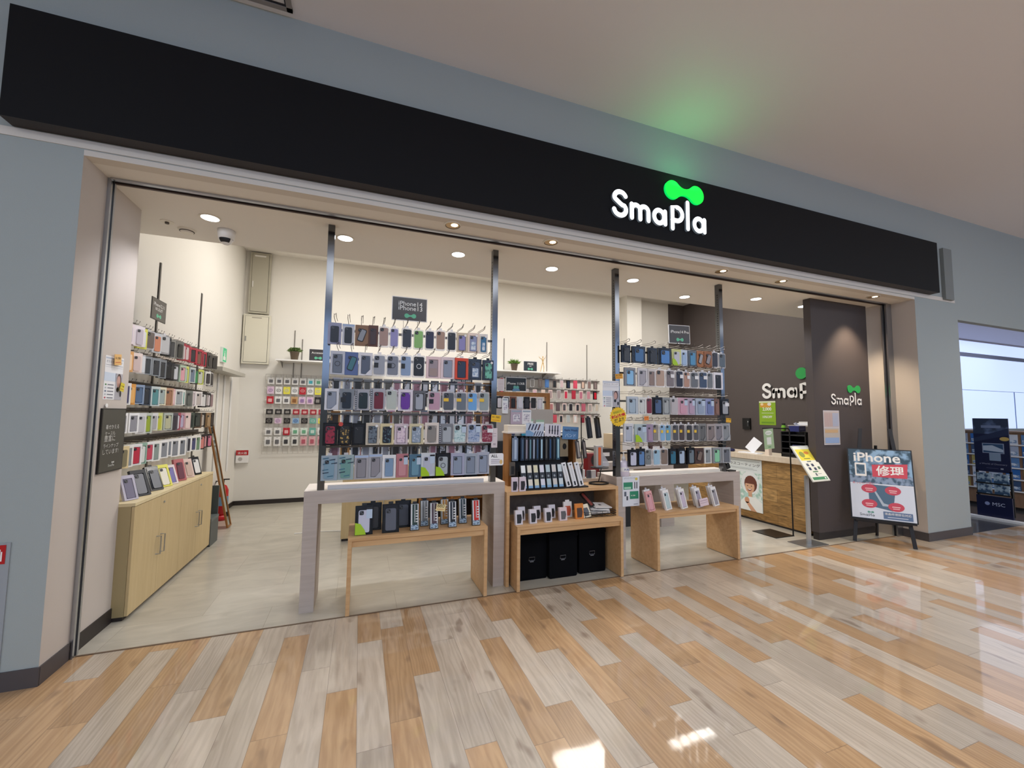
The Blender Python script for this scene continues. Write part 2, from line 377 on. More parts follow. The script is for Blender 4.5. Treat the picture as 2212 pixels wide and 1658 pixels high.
# shop walls
struct('wall_left', MB().box(-1.95, -1.84, .44, 4.4, 0, 4.12, M['wallw']))
struct('wall_left_pier', MB().box(-1.95, -1.6, .03, .44, 0, 3.0, M['jamb']))
struct('wall_back', MB().box(-1.95, 6.75, 4.4, 4.5, 0, 4.12, M['wallw']).box(6.75, 7.3, 4.4, 4.5, 0, 4.12, M['dark']))
struct('wall_back_pier', MB().box(5.42, 5.8, 4.15, 4.4, 0, 4.12, M['wallw']))
struct('wall_right', MB().box(7.2, 7.3, .45, 4.4, 0, 4.12, M['dark']))
struct('wall_right_pier', MB().box(6.47, 7.3, .03, .45, 0, 3.0, M['jamb']))
PART = mat('dark_partition_panel', '#453d3c', .6, bump=(200, .1))
struct('wall_partition', MB().box(5.30, 6.39, .17, .26, .09, 2.999, PART).box(5.31, 6.38, .18, .25, 0, .09, M['base']))
struct('baseboard_left', MB().box(-1.6, -1.592, .03, .44, 0, .1, M['base']).box(-1.84, -1.83, .45, 4.39, 0, .07, M['base']))
struct('baseboard_back', MB().box(-1.83, 5.42, 4.388, 4.4, 0, .07, M['base']))
struct('baseboard_front_left', MB().box(-8, XL+.006, YW-.008, YW, 0, .1, M['baseg']).box(XL, XL+.008, YW, -.04, 0, .1, M['baseg']))
struct('baseboard_front_right', MB().box(6.55, 7.508, YW-.008, YW, 0, .1, M['baseg']).box(6.55, 6.558, YW, -.03, 0, .1, M['baseg']))
# shutter guide rails and header track
struct('trim_2', MB().box(XL-.005, XL+.02, -.03, -.012, 0, 3.0, M['alu']).box(XL-.005, XL+.012, -.012, .012, 0, 3.0, M['track']).box(XL-.005, XL+.02, .012, .03, 0, 3.0, M['alu']))
struct('trim_3', MB().box(6.45, 6.56, -.03, -.012, 0, 3.0, M['alu']).box(6.462, 6.56, -.012, .012, 0, 3.0, M['track']).box(6.45, 6.56, .012, .03, 0, 3.0, M['alu']))
struct('trim_4', MB().box(XL+.02, 6.46, -.045, -.018, 2.988, 3.0, M['alu']).box(XL+.02, 6.46, -.018, .012, 2.993, 3.0, M['track']).box(XL+.02, 6.46, .012, .028, 2.985, 3.0, mat('brown_rail', '#4b3a34', .4)))
struct('trim_5', MB().box(-7.9, 7.45, -.285, -.281, 3.04, 3.09, M['soffit']))
struct('trim_6', MB().box(7.17, 7.36, -.32, YW, 3.06, 3.75, mat('grey_cover', '#7e8382', .7)))
# ceiling access hatch at the upper left
H = MB(); hx0, hx1, hy0, hy1, hz = -2.6, -.53, -2.6, -.33, 4.236
for a in ((hx0, hx1, hy0, hy0+.035), (hx0, hx1, hy1-.035, hy1), (hx0, hx0+.035, hy0, hy1), (hx1-.035, hx1, hy0, hy1)):
    H.box(*a, hz, 4.25, mat('hatch_frame', '#8d8886', .4))
H.box(hx0+.035, hx1-.035, hy0+.035, hy0+.043, 4.24, 4.25, M['track']).box(hx1-.043, hx1-.035, hy0+.035, hy1-.035, 4.24, 4.25, M['track']).box(hx0+.04, hx1-.04, hy1-.043, hy1-.035, 4.24, 4.25, M['track'])
struct('trim_7', H)

# mall wall opposite, with daylight windows (seen only in reflections)
struct('wall_far', MB().box(-8, 20, -8.7, -8.6, 0, 2.3, M['mall']).box(-8, 20, -8.7, -8.6, 4.1, 4.3, M['mall']))
for i in range(5):
    x0 = -7.5+i*4.4
    w = MB().box(x0, x0+.08, -8.68, -8.58, 2.3, 4.1, M['alu']).box(x0+3.4, x0+3.48, -8.68, -8.58, 2.3, 4.1, M['alu'])
    o = struct('window_%d' % (i+2), w)
    MB().box(x0+.08, x0+3.4, -8.66, -8.64, 2.3, 4.1, mat('daylight_pane', '#bcd4ff', .3, emit='#b8d4fb', es=2.2)).build('pane', o)

# fascia band
FB = MB().box(-1.905, 6.885, -.385, YW-.006, 3.095, 3.745, M['fascia'])
FB.box(-1.905, 6.885, -.3849, YW-.006, 3.0945, 3.095, M['fasciab'])
tag(FB.build('fascia_panel'), 'long black fascia board running above the whole shop opening', 'sign board')

# neighbouring shop on the right
struct('wall_neighbour_back', MB().box(7.5, 20, 3.1, 3.2, 0, 1.2, M['mall']).box(7.5, 20, 3.1, 3.2, 3.25, 3.36, mat('window_rail', '#8f93a8', .6)).box(7.5, 20, 3.1, 3.2, 3.7, 4.3, mat('neighbour_ceiling', '#cfcad6', .8)))
struct('wall_neighbour_left', MB().box(7.3, 7.5, 0, 3.2, 0, 4.3, M['mall']))
struct('ceiling', MB().box(7.5, 20, -.2, 3.2, 3.74, 3.84, mat('neighbour_ceiling', '#cfcad6', .8)))
w = struct('window_1', MB().box(12.0, 12.05, 3.06, 3.1, 1.2, 3.25, M['alu']).box(7.5, 20, 3.06, 3.1, 1.18, 1.22, M['alu']))
PANE = mat('bright_window_pane', '#d6e4ff', .3, emit='#c9dbff', es=.85)
MB().box(7.5, 20, 3.12, 3.13, 1.2, 3.25, PANE).build('pane', w)
MB().box(7.5, 20, 3.12, 3.13, 3.36, 3.7, PANE).build('pane', w)
MB().box(14.0, 20, 3.11, 3.12, 2.3, 2.31, mat('pane_seam', '#8aa0cc', .5)).box(18.5, 18.53, 3.11, 3.12, 1.2, 2.3, mat('pane_seam', '#8aa0cc', .5)).build('glazing_bar', w)
# ================================================================= LAMPS
def downlight(x, y, z, label, group, warm=False, watt=20, target=None, rad=.062, spot=125, on=True):
    t = thing('downlight', label, 'ceiling light', (x, y, z), group=group)
    n = 24; mb = MB()
    def ring(r0, r1, z0, z1, m):
        vs = [(r*math.cos(2*math.pi*i/n), r*math.sin(2*math.pi*i/n), zz) for r, zz in ((r0, z0), (r1, z1)) for i in range(n)]
        mb.add(vs, [(i, (i+1) % n, (i+1) % n+n, i+n) for i in range(n)], m)
    ring(rad+.012, rad+.012, -.006, 0, M['trim']); ring(rad, rad+.012, -.006, -.006, M['trim']); ring(rad-.006, rad, -.003, -.006, M['trimd'] if warm else M['trim'])
    mb.build('trim_ring', t)
    lm = M['lensw'] if warm else M['lens']
    if not on: lm = mat('unlit_lens', '#8c8378', .3)
    l = MB()
    if warm:
        l.cylz(0, 0, -.0035, -.002, rad-.004, mat('lamp_reflector', '#c9a878', .3, .6), n=20)
        l.cylz(.012, -.012, -.005, -.0036, rad*.45, lm, n=16)
    else:
        l.cylz(0, 0, -.005, -.002, rad-.002, lm, n=20)
    l.build('lens', t)
    if on:
        o = add_light('SPOT', (0, 0, -.02), watt, '#ffe8c8' if warm else '#f2f5ff', .05, spot=spot, blend=.7, parent=t)
        if target:
            o.rotation_euler = (Vector(target)-Vector((x, y, z-.02))).to_track_quat('-Z', 'Y').to_euler()
    return t
G = 'bright recessed downlights in the shop ceiling'
for i, (x, y) in enumerate(((-1.151, .391), (-.17, .408), (.825, .405), (1.815, .427), (2.814, .424), (3.814, .72), (4.715, .45), (5.616, .473))):
    downlight(x, y, 3.0, 'bright round white downlight in the shop ceiling, %s of the row' % ORD[i] if i < 7 else
              'small bright downlight in the shop ceiling just left of the dark partition', G, watt=34)
G = 'warm adjustable spotlights in the soffit'
for i, (x, y) in enumerate(((.647, -.178), (1.519, -.17), (3.475, -.166), (4.344, -.165), (5.951, -.163))):
    tgt = [(x-.1, .1, 1.6), (x-.1, .1, 1.6), (3.3, .1, 1.3), (5.9, -.75, 0), (6.0, .17, 1.1)][i]
    downlight(x, y, 3.0, 'round warm spotlight in the soffit under the black fascia, %s' %
              ['leftmost', 'second from left', 'middle one', 'second from right', 'above the dark partition'][i], G, warm=True,
              watt=[10, 10, 12, 60, 120][i], target=tgt, spot=[70, 70, 70, 62, 84][i], rad=.06)
# two more lamps of the soffit row stand behind the sign's line of sight: light patch by the easel
t = thing('smoke_detector', 'round beige smoke detector on the shop ceiling near the camera', 'smoke detector', (-1.407, .721, 3.0))
MB().lathe([(.058, -.014), (.066, -.001)], M['trim'], n=24).cylz(0, 0, -.018, -.013, .052, M['trimd'], n=24).build('base', t)
MB().lathe([(.04, -.03), (.046, -.019)], M['trim'], n=24).build('cover', t)
t = thing('sprinkler_head', 'small round sprinkler head in the shop ceiling beside the left pier', 'sprinkler', (-1.50, .60, 3.0))
MB().cylz(0, 0, -.005, 0, .045, M['trim']).build('plate', t); MB().cylz(0, 0, -.018, -.005, .014, M['trimd']).build('nozzle', t)
t = thing('dome_camera', 'white dome security camera with dark window under the shop ceiling', 'security camera', (-1.10, .62, 3.0))
MB().lathe([(.056, -.075), (.062, -.035), (.066, 0)], M['white'], n=24).build('base', t, smooth=True)
MB().lathe([(.001, -.122), (.022, -.118), (.04, -.104), (.05, -.085), (.052, -.075)], M['white'], n=24).build('dome', t, smooth=True)
MB().add([(.053*math.sin(R(a))*math.cos(R(b)), .053*math.sin(R(a))*math.sin(R(b))*1.0, -.075-.048*math.cos(R(a))) for a in (45, 60, 75, 92) for b in range(-140, -39, 10)],
         [(k*11+i, k*11+i+1, (k+1)*11+i+1, (k+1)*11+i) for k in range(3) for i in range(10)], M['black']).build('lens_window', t, smooth=True)

# ================================================================= SHOP SIGN (stroke-drawn rounded lettering)
def arc(cx, cy, rx, ry, a0, a1, n=14):
    return [(cx+rx*math.cos(R(a0+(a1-a0)*i/n)), cy+ry*math.sin(R(a0+(a1-a0)*i/n))) for i in range(n+1)]
def stroke(mb, pts, hw, y0, y1, m, ms):
    """a pen stroke with round ends, as one extruded ribbon"""
    P = [Vector((x, 0, z)) for x, z in pts]; Lf = []; Rt = []
    for i, p in enumerate(P):
        t = (P[min(i+1, len(P)-1)]-P[max(i-1, 0)]).normalized(); nrm = Vector((-t.z, 0, t.x))
        Lf.append(p+nrm*hw); Rt.append(p-nrm*hw)
    t0 = (P[1]-P[0]).normalized(); t1 = (P[-1]-P[-2]).normalized()
    a0 = math.atan2(t0.z, t0.x); a1 = math.atan2(t1.z, t1.x)
    cap0 = [P[0]+Vector((math.cos(a0+R(a)), 0, math.sin(a0+R(a))))*hw for a in (120, 150, 180, 210, 240)]
    cap1 = [P[-1]+Vector((math.cos(a1+R(a)), 0, math.sin(a1+R(a))))*hw for a in (60, 30, 0, -30, -60)]
    out = Rt+cap1[::-1]+Lf[::-1]+cap0
    n = len(P)
    b = [(p.x, y0, p.z) for p in Lf]+[(p.x, y0, p.z) for p in Rt]
    mb.add(b, [(i, n+i, n+i+1, i+1) for i in range(n-1)], m)
    mb.add([(p.x, y0, p.z) for p in [Lf[0]]+cap0+[Rt[0]]], [tuple(range(7))], m)
    mb.add([(p.x, y0, p.z) for p in [Rt[-1]]+cap1[::-1]+[Lf[-1]]], [tuple(range(7))], m)
    k = len(out)
    mb.add([(p.x, y0, p.z) for p in out]+[(p.x, y1, p.z) for p in out], [(i, i+k, (i+1) % k+k, (i+1) % k) for i in range(k)], ms)
HW = .088
def glyph(ch):
    """strokes of one letter; cap height 1, coordinates from its own left edge"""
    if ch == 'S':
        return [arc(.33, .70, .235, .215, 25, 180)+arc(.33, .70, .235, .12, 180, 225, 3)[1:]+[(.30, .52), (.40, .46)]+arc(.32, .30, .24, .215, 40, -170)]
    if ch == 'm':
        return [[(.09, .09), (.09, .57)], arc(.265, .40, .175, .165, 180, 0)+[(.44, .09)], arc(.615, .40, .175, .165, 180, 0)+[(.79, .09)]]
    if ch == 'a':
        return [arc(.31, .325, .215, .235, 0, 360, 28), [(.575, .09), (.575, .55)]]
    if ch == 'P':
        return [[(.09, .0), (.09, .81), (.30, .81)]+arc(.30, .56, .235, .25, 90, -90)+[(.09, .31)]]
    if ch == 'l':
        return [[(.09, .09), (.09, 1.08)]]
ADV = (('S', 0), ('m', .71), ('a', 1.655), ('P', 2.47), ('l', 3.17), ('a', 3.47))
def blob(cx, cz, s, Rr=.088, c=.1385, nk=.031):
    Rr, c, nk = Rr*s, c*s, nk*s
    r2 = (c*c+nk*nk-Rr*Rr)/(2*(Rr-nk)); th = math.degrees(math.atan2(nk+r2, c))
    p = arc(c, 0, Rr, Rr, -(180-th), 180-th, 20)+arc(0, nk+r2, r2, r2, -th, -(180-th), 8)[1:-1]
    p += arc(-c, 0, Rr, Rr, th, 360-th, 20)+arc(0, -(nk+r2), r2, r2, 180-th, th, 8)[1:-1]
    return [(cx+x, cz+z) for x, z in p]
def logo(parent, x, z, h, yf, yb, m, ms, mg, mgs, parts=True, hw=HW):
    for ch, ax in ADV:
        mb = MB()
        for st in glyph(ch):
            stroke(mb, [(x+(ax+a)*h, z+b*h) for a, b in st], hw*h, yf, yb, m, ms)
        mb.build('letter', parent)
    s = h/.254
    MB().prism(blob(x+(2.79-1.991)*s, z+(3.585-3.215)*s, s), yf, yb, mg, mgs).build('emblem', parent)
t = thing('shop_sign', 'lit white rounded letters and green emblem on the black fascia', 'sign', (1.991, -.385, 3.215))
SW = mat('lit_white_acrylic', '#ffffff', .4, emit='#f4faff', es=1.8); SG = mat('lit_green_acrylic', '#10e040', .4, emit='#00ff38', es=1.35)
logo(t, 0, 0, .254, -.022, -.001, SW, mat('sign_return', '#59616a', .5, emit='#a8bccc', es=.12), SG, mat('sign_return_green', '#20d060', .4, emit='#00ff70', es=.7), hw=.084)
add_light('AREA', (2.79, -.50, 3.66), 1.0, '#50ff90', .3, .15, rot=(R(180-25), 0, 0), name='emblem_light')

WL = mat('white_letter', '#f2f2f2', .4); WLs = mat('letter_edge', '#8a8a8c', .5); GE = mat('green_letter', '#1f9e4b', .4)
t = thing('wall_sign', 'large white lettering with green emblem high on the dark side wall', 'sign', (7.2, 2.37, 1.83), R(-90))
logo(t, 0, 0, .29, -.03, 0, WL, WLs, GE, GE)
t = thing('wall_sign', 'small slim white lettering with green emblem on the dark partition', 'sign', (5.605, .17, 1.655))
logo(t, 0, 0, .145, -.008, 0, WL, WLs, GE, GE, hw=.062)

# ================================================================= FLAT SIGNS
def board(name, label, cat, loc, w, h, rz=0, bg='#3b3532', edge='#eeeeee', th=.006, rot=None, group=None, ew=.006):
    t = thing(name, label, cat, loc, rz, group, rot)
    mb = MB().box(0, w, 0, th, 0, h, pm(edge)); mb.rect(ew, w-ew, ew, h-ew, -.0006, pm(bg, .25)); return t, mb
def mini_logo(mb, cx, z, h, m, mg=None, y=-.0012, with_text=True):
    if with_text:
        for ch, ax in ADV:
            for st in glyph(ch): stroke(mb, [(cx+(ax+a-2.05)*h, z+b*h) for a, b in st], .06*h, y, y+.0002, m, m)
        mb.flat(blob(cx+1.1*h, z+1.5*h, h/.254), y, mg or m)
    else:
        mb.flat(blob(cx, z, h), y, mg or m)
GT = pm('#5fb894'); WT = pm('#f4f4f2')
t, mb = board('header_sign', 'dark header sign with two lines of white text above the left rack', 'sign', (.225, .24, 2.284), .298, .207)
mb.text('iPhone14', .055, .132, -.0012, WT, w=.2).text('iPhone13', .055, .092, -.0012, WT, w=.2); mini_logo(mb, .155, .045, .22, GT, with_text=False); mb.build('sign_face', t)
MB().tube([(.1, .01, -.08), (.1, .01, .02), (.16, .0, .03), (.22, .01, .02), (.22, .01, -.08)], .0025, M['wire']).build('wire_holder', t)
t, mb = board('header_sign', 'dark header sign with one line of white text above the right rack', 'sign', (3.142, .24, 2.284), .292, .207, rot=(0, R(-1.5), 0))
mb.text('iPhone14 Pro', .025, .115, -.0012, WT, w=.25); mini_logo(mb, .15, .045, .22, GT, with_text=False); mb.build('sign_face', t)
MB().tube([(.12, .01, -.08), (.12, .01, .02), (.2, .01, .02), (.2, .01, -.08)], .0025, M['wire']).build('wire_holder', t)
t, mb = board('hanging_sign', 'dark square sign hanging on a rail above the left wall cases', 'sign', (-1.66, .86, 2.262), .27, .185, R(90), edge='#2d2a28')
mb.text('iPhone12,11', .03, .115, -.0012, WT, w=.2).text('XR,SE,8/7', .06, .08, -.0012, WT, w=.14); mini_logo(mb, .135, .04, .2, GT, with_text=False); mb.build('sign_face', t)
t, mb = board('shelf_sign', 'dark sign beside the plant, half hidden behind the steel post', 'sign', (-.822, 4.15, 2.333), .28, .2)
mb.text('Accessory', .04, .11, -.0012, WT, w=.2); mini_logo(mb, .14, .05, .25, GT, with_text=False); mb.build('sign_face', t)
t, mb = board('shelf_sign', 'small black sign reading FREE between plant and wooden figure', 'sign', (2.978, 4.12, 2.333), .29, .2, bg='#2c3234')
mb.text('FREE', .09, .125, -.0012, WT, w=.12).text('WiFi', .12, .09, -.0012, WT, w=.05); mini_logo(mb, .145, .045, .25, GT, with_text=False); mb.build('sign_face', t)
t, mb = board('shelf_sign', 'dark sign standing on the wooden rack frame behind the left rack', 'sign', (1.84, 1.9, 1.803), .3, .19, bg='#22282c')
mb.text('iPhone 11/XR', .02, .09, -.0012, WT, w=.255); mb.flat(arc(.15, .0, .055, .055, 0, 180), -.001, pm('#5a86ab')).ell(.13, .055, .022, .022, -.0011, pm('#5fa8a0')).ell(.17, .055, .022, .022, -.0011, pm('#5fa8a0')); mb.build('sign_face', t)
t, mb = board('shelf_sign', 'dark two-line sign glimpsed between the top rows of the left rack', 'sign', (1.08, 1.9, 1.803), .3, .17, bg='#22282c')
mb.text('iPhone 12 mini', .03, .1, -.0012, WT, w=.24).text('iPhone 12 pro', .03, .055, -.0012, WT, w=.24); mb.build('sign_face', t)
t, mb = board('shelf_card', 'pale price card beside the dark sign on the rack frame', 'card', (1.72, 1.9, 1.803), .1, .16, bg='#d8cfd4')
mb.rect(.015, .085, .02, .022, -.001, pm('#b9a8ac')).rect(.015, .085, .05, .052, -.001, pm('#b9a8ac')).rect(.015, .085, .09, .094, -.001, pm('#b9a8ac')); mb.build('card_face', t)

# black chalkboard on the left pier, with lettering
t = thing('chalkboard', 'black framed writing board with white handwriting on the left pier', 'chalkboard', (-1.6, .12, 1.075), R(90))
mb = MB().box(0, .292, -.012, 0, 0, .43, M['black']); mb.rect(.008, .284, .008, .422, -.0125, pm('#2a2a24', .15))
wh = pm('#c9c9c4')
for i, s_ in enumerate(('着せかえる', 'ケースも', '豊富に', 'ラインナップ', 'しています!')):
    mb.text(s_, .05-.004*i, .29-.042*i, -.0132, wh, w=[.16, .12, .13, .18, .19][i])
mini_logo(mb, .145, .035, .018, wh, y=-.0132); mb.build('board', t)
MB().cylz(.05, -.006, .0, .003, .014, M['white']).build('hook_cap', t).matrix_local = Matrix.Translation((0.0, -.006, .455)) @ Matrix.Rotation(R(90), 4, 'X')
def coating_poster(t, w, h):
    mb = MB().box(0, w, 0, .002, 0, h, M['paper'])
    mb.rect(.02*w, .98*w, .93*h, .965*h, -.0004, pm('#b9c4d6')).text('ガラスコーティング', .06*w, .84*h, -.0006, pm('#4f5a72'), w=.86*w, h=.06*h)
    mb.rect(.03*w, .97*w, .79*h, .797*h, -.0006, pm('#6d7890')).rect(.03*w, .97*w, .745*h, .75*h, -.0006, pm('#98a2b8'))
    mb.rect(.0, .62*w, .42*h, .62*h, -.0004, pm('#cfdced'))
    mb.rect(.6*w, w, 0, .62*h, -.0004, pm('#b3b2bb')).ell(.8*w, .45*h, .13*w, .17*h, -.0006, pm('#4a3334')).ell(.78*w, .43*h, .1*w, .14*h, -.0008, pm('#c9a096'))
    mb.ell(.75*w, .24*h, .07*w, .06*h, -.0009, M['black']).ell(.93*w, .14*h, .05*w, .07*h, -.0009, M['black'])
    for i, c_ in enumerate(('#4c8a5c', '#b8c0c8', '#53688c', '#b8c0c8', '#c04a60')):
        mb.ell(.1*w, (.34-.075*i)*h, .045*w, .02*h, -.0006, pm(c_)).rect(.2*w, .52*w, (.33-.075*i)*h, (.35-.075*i)*h, -.0006, pm('#5a5f70'))
    mb.build('sheet', t)
t = thing('poster', 'glass coating price poster on the left pier above the chalkboard', 'poster', (-1.599, .13, 1.565), R(90)); coating_poster(t, .225, .295)
t = thing('poster', 'glass coating price poster fixed to the left post of the right rack', 'poster', (2.235, .14, 1.575)); coating_poster(t, .19, .26)
def ptag(label, loc, w, h, bg='#f2c62c', rz=0, ry=0, txt='¥1,980', cat='price tag', band=None):
    t = thing('price_tag', label, cat, loc, rot=(0, R(ry), rz))
    mb = MB().box(0, w, 0, .0015, 0, h, pm(bg)); mb.rect(.04*w, .96*w, .05*h, .95*h, -.0003, pm(bg))
    mb.text(txt, .1*w, .5*h, -.0008, pm('#2b2118'), w=.75*w); mb.rect(.1*w, .85*w, .22*h, .28*h, -.0008, pm(band or '#c0502a')); mb.build('card', t)
ptag('yellow price tag near the top of the poster on the left pier', (-1.585, .21, 1.80), .085, .075, '#e8b870', R(90), -6)
ptag('small yellow tag at the right edge of the left pier poster', (-1.585, .30, 1.63), .05, .06, '#e0cf30', R(90), 10)
ptag('yellow tag clipped beside the right post of the left rack', (1.06, .045, 1.43), .09, .06, '#f0c020', 0, 5)
ptag('orange tag above the poster at the left post of the right rack', (2.36, .1, 1.85), .085, .05, '#e0a020', 0, -6)
ptag('orange tag between the third and fourth rows of the right rack', (2.68, .08, 1.445), .055, .04, '#f08a30', 0, -4)
ptag('small yellow tag at the right end of the right rack', (3.745, .07, 1.432), .07, .045, '#f0bc30', 0, 4)
t = thing('notice_card', 'white rounded notice card on the foot of the middle steel post', 'card', (1.07, .12, 1.045)); mb = MB()
mb.rrect(0, .135, 0, .105, .015, 0, .002, M['paper'], 4); mb.text('ALL', .02, .07, -.0005, M['black'], w=.06, bold=True)
for i in range(3): mb.rect(.02, .1, .02+.014*i, .024+.014*i, -.0005, pm('#7a6a88'))
mb.ell(.112, .03, .013, .02, -.0006, pm('#d8b878')); mb.build('card', t)
t = thing('notice_card', 'pale slim card hanging above the rounded notice on the middle post', 'card', (1.09, .12, 1.2)); MB().box(0, .055, 0, .002, 0, .17, pm('#d7cdd2')).text('98', .015, .02, -.0005, pm('#77656e'), w=.025).rect(.01, .045, .1, .104, -.0005, pm('#a898a0')).rect(.01, .045, .12, .124, -.0005, pm('#a898a0')).build('card', t)
t = thing('burst_sign', 'yellow starburst sale sign hanging from the right rack left post', 'sign', (2.376, .085, 1.48))
pts = [((.098 if i % 2 else .086)*math.cos(2*math.pi*i/44), (.098 if i % 2 else .086)*math.sin(2*math.pi*i/44)) for i in range(44)]
mb = MB().prism(pts, 0, .003, pm('#eec321'))
mb.xf = Matrix.Rotation(R(-14), 4, 'Y'); mb.rect(-.075, .08, -.004, .022, -.0005, pm('#c8281c')).rect(-.05, .05, .035, .06, -.0005, pm('#c9b81a')).text('さらに', -.045, .038, -.0009, M['black'], h=.018).text('SALE', -.06, .0, -.0009, pm('#f6d84a'), w=.11).text('だよ!!', -.055, -.052, -.0009, M['black'], w=.11, bold=True); mb.build('card', t)

# ================================================================= STAFF SIDE: COUNTER
def counter():
    t = thing('service_counter', 'service counter with wood plank front and pale worktop beside the dark partition', 'counter', (5.39, .34, 0), R(-90))
    # local x runs from -2.0 (deep) to 0 (front end); front faces the shop
    t.location = (5.39, 2.4, 0)
    L = 2.06
    m = bpy.data.materials.new('counter_planks'); m.use_nodes = True; nt = m.node_tree; LK = nt.links.new; N = nt.nodes.new; b = nt.nodes['Principled BSDF']
    tc = N('ShaderNodeTexCoord'); sx = N('ShaderNodeSeparateXYZ'); LK(tc.outputs['Object'], sx.inputs[0]); cb = N('ShaderNodeCombineXYZ'); LK(sx.outputs[0], cb.inputs[0]); LK(sx.outputs[2], cb.inputs[1])
    br = N('ShaderNodeTexBrick'); br.offset = .37; br.inputs['Scale'].default_value = 1; br.inputs['Brick Width'].default_value = .62; br.inputs['Row Height'].default_value = .165; br.inputs['Mortar Size'].default_value = .0015
    br.inputs['Color1'].default_value = C('#8f6a38'); br.inputs['Color2'].default_value = C('#b8925c'); br.inputs['Mortar'].default_value = C('#553c20'); LK(cb.outputs[0], br.inputs['Vector'])
    mp = N('ShaderNodeMapping'); mp.inputs['Scale'].default_value = (5, 5, 30); LK(tc.outputs['Object'], mp.inputs[0]); n = N('ShaderNodeTexNoise'); n.inputs['Scale'].default_value = 1; n.inputs['Detail'].default_value = 6; n.inputs['Distortion'].default_value = 1.5; LK(mp.outputs[0], n.inputs['Vector'])
    r = N('ShaderNodeMapRange'); r.inputs[1].default_value = .3; r.inputs[2].default_value = .7; r.inputs[3].default_value = .5; r.inputs[4].default_value = 1.3; LK(n.outputs['Fac'], r.inputs[0]); h = N('ShaderNodeHueSaturation'); LK(r.outputs[0], h.inputs['Value']); LK(br.outputs['Color'], h.inputs['Color']); LK(h.outputs[0], b.inputs['Base Color'])
    b.inputs['Roughness'].default_value = .5
    MB().box(0, L, 0, .5, .03, .88, m).build('plank_front', t)
    MB().box(.01, L-.01, .02, .48, 0, .03, M['base']).build('plinth', t)
    MB().box(-.02, L+.02, -.05, .55, .88, .95, wood_mat('counter_top', '#d3c2ab', '#ded0bc', (20, 3, 3), .4)).build('worktop', t)
counter()
t = thing('poster', 'poster of a smiling person in white holding a phone on the counter front', 'poster', (5.386, 1.62, .13), R(-90))
mb = MB(); w, h = .635, .74; mb.box(0, w, -.003, 0, 0, h, pm('#dfe6e6'))
mb.text('ガラスコーティング', .03, .635, -.0045, pm('#26282c'), w=.58, h=.045).rect(.05, .6, .705, .712, -.0045, pm('#a9b0b4')).rect(.05, .56, .59, .593, -.0045, pm('#555a5e')).rect(.05, .5, .605, .61, -.0045, pm('#a9b0b4'))
mb.rect(.2, .63, .0, .55, -.0040, pattern_mat('leafy_print', '#a9cdc0', '#e3ece8', 14, 'noise', .5))
mb.ell(.44, .40, .15, .165, -.0046, pm('#e6ebeb')).ell(.45, .385, .105, .12, -.0050, pm('#6a3a2c')).ell(.435, .345, .078, .095, -.0054, pm('#d9ab8a'))
mb.flat(arc(.44, .38, .085, .07, 5, 175)[::1], -.0058, pm('#6a3a2c')).ell(.40, .355, .012, .006, -.006, pm('#33201a')).ell(.465, .355, .012, .006, -.006, pm('#33201a')).flat(arc(.43, .31, .035, .028, 180, 360), -.006, pm('#7c2420')).flat(arc(.43, .309, .028, .012, 180, 360), -.0062, WT).ell(.435, .333, .009, .007, -.006, pm('#c49474'))
mb.rect(.40, .47, .2, .27, -.0052, pm('#d2a384')).flat([(.24, 0), (.63, 0), (.63, .14), (.52, .2), (.36, .2), (.28, .12)], -.0050, pm('#eef0ec'))
mb.rect(.345, .41, .165, .25, -.0064, pm('#b5d9d2')).ell(.385, .145, .04, .045, -.0066, pm('#cf9a78')).flat([(.36, .12), (.42, .12), (.54, 0), (.45, 0)], -.0066, pm('#d2a080'))
for i in range(6): mb.rect(.21, .26, .03+.045*i, .055+.045*i, -.0048, WT).rect(.215, .25, .04+.045*i, .046+.045*i, -.0052, pm('#2d3a40'))
mb.build('sheet', t)
# wall poster, papers, monitor niche on the dark side wall
t = thing('poster', 'lime green promotional poster on the dark wall under the large lettering', 'poster', (7.196, 2.463, 1.337), R(-90))
mb = MB().box(0, .333, 0, .003, 0, .448, pm('#8fb82a')); mb.rect(0, .333, .42, .448, -.0005, pm('#dfe8c8')).rect(.02, .24, .33, .41, -.0006, pm('#d8a040')).ell(.06, .39, .03, .025, -.0008, pm('#f0d8b0')).ell(.21, .39, .04, .03, -.0008, pm('#e8e4dc'))
mb.text('2,000', .07, .26, -.001, WT, w=.18, bold=True).rect(.05, .29, .22, .226, -.001, WT).text('10%OFF', .07, .13, -.001, WT, w=.19, bold=True); mb.rect(.04, .3, .03, .06, -.001, pm('#6d9a28')); mb.build('sheet', t)
t = thing('wall_phone', 'black wall handset unit left of the lime green poster', 'phone', (7.196, 2.82, 1.24), R(-90))
MB().box(0, .17, -.03, 0, 0, .22, M['black']).build('body', t); MB().box(.12, .15, -.045, -.03, .06, .18, pm('#3a3d40')).ell(.14, .15, .008, .008, -.046, WT).build('keypad', t)
t = thing('notice_sheet', 'framed pale notice sheets fixed on the dark partition under the lettering', 'notice', (5.449, .168, 1.152))
mb = MB().box(0, .297, -.004, 0, 0, .43, pm('#c9c8d2')); mb.rect(.008, .289, .218, .42, -.0045, pm('#c0b6b4')).rect(.008, .289, .01, .208, -.0045, pm('#b8b0a8'))
for i in range(14): mb.rect(.02+.019*i, .032+.019*i, .23, .4, -.005, pm('#9fb0d0' if i > 7 else '#b9a0a0'))
mb.rect(.02, .26, .15, .19, -.005, pm('#c8a880')).rect(.02, .28, .02, .09, -.005, pm('#8fa8d0')); mb.build('sheet', t)
t = thing('paper_card', 'white printed card propped on the left end of the counter', 'card', (5.47, 1.40, .951), rot=(R(-20), R(32), R(-90)))
MB().box(0, .16, 0, .003, .1, .3, M['paper']).build('card', t)
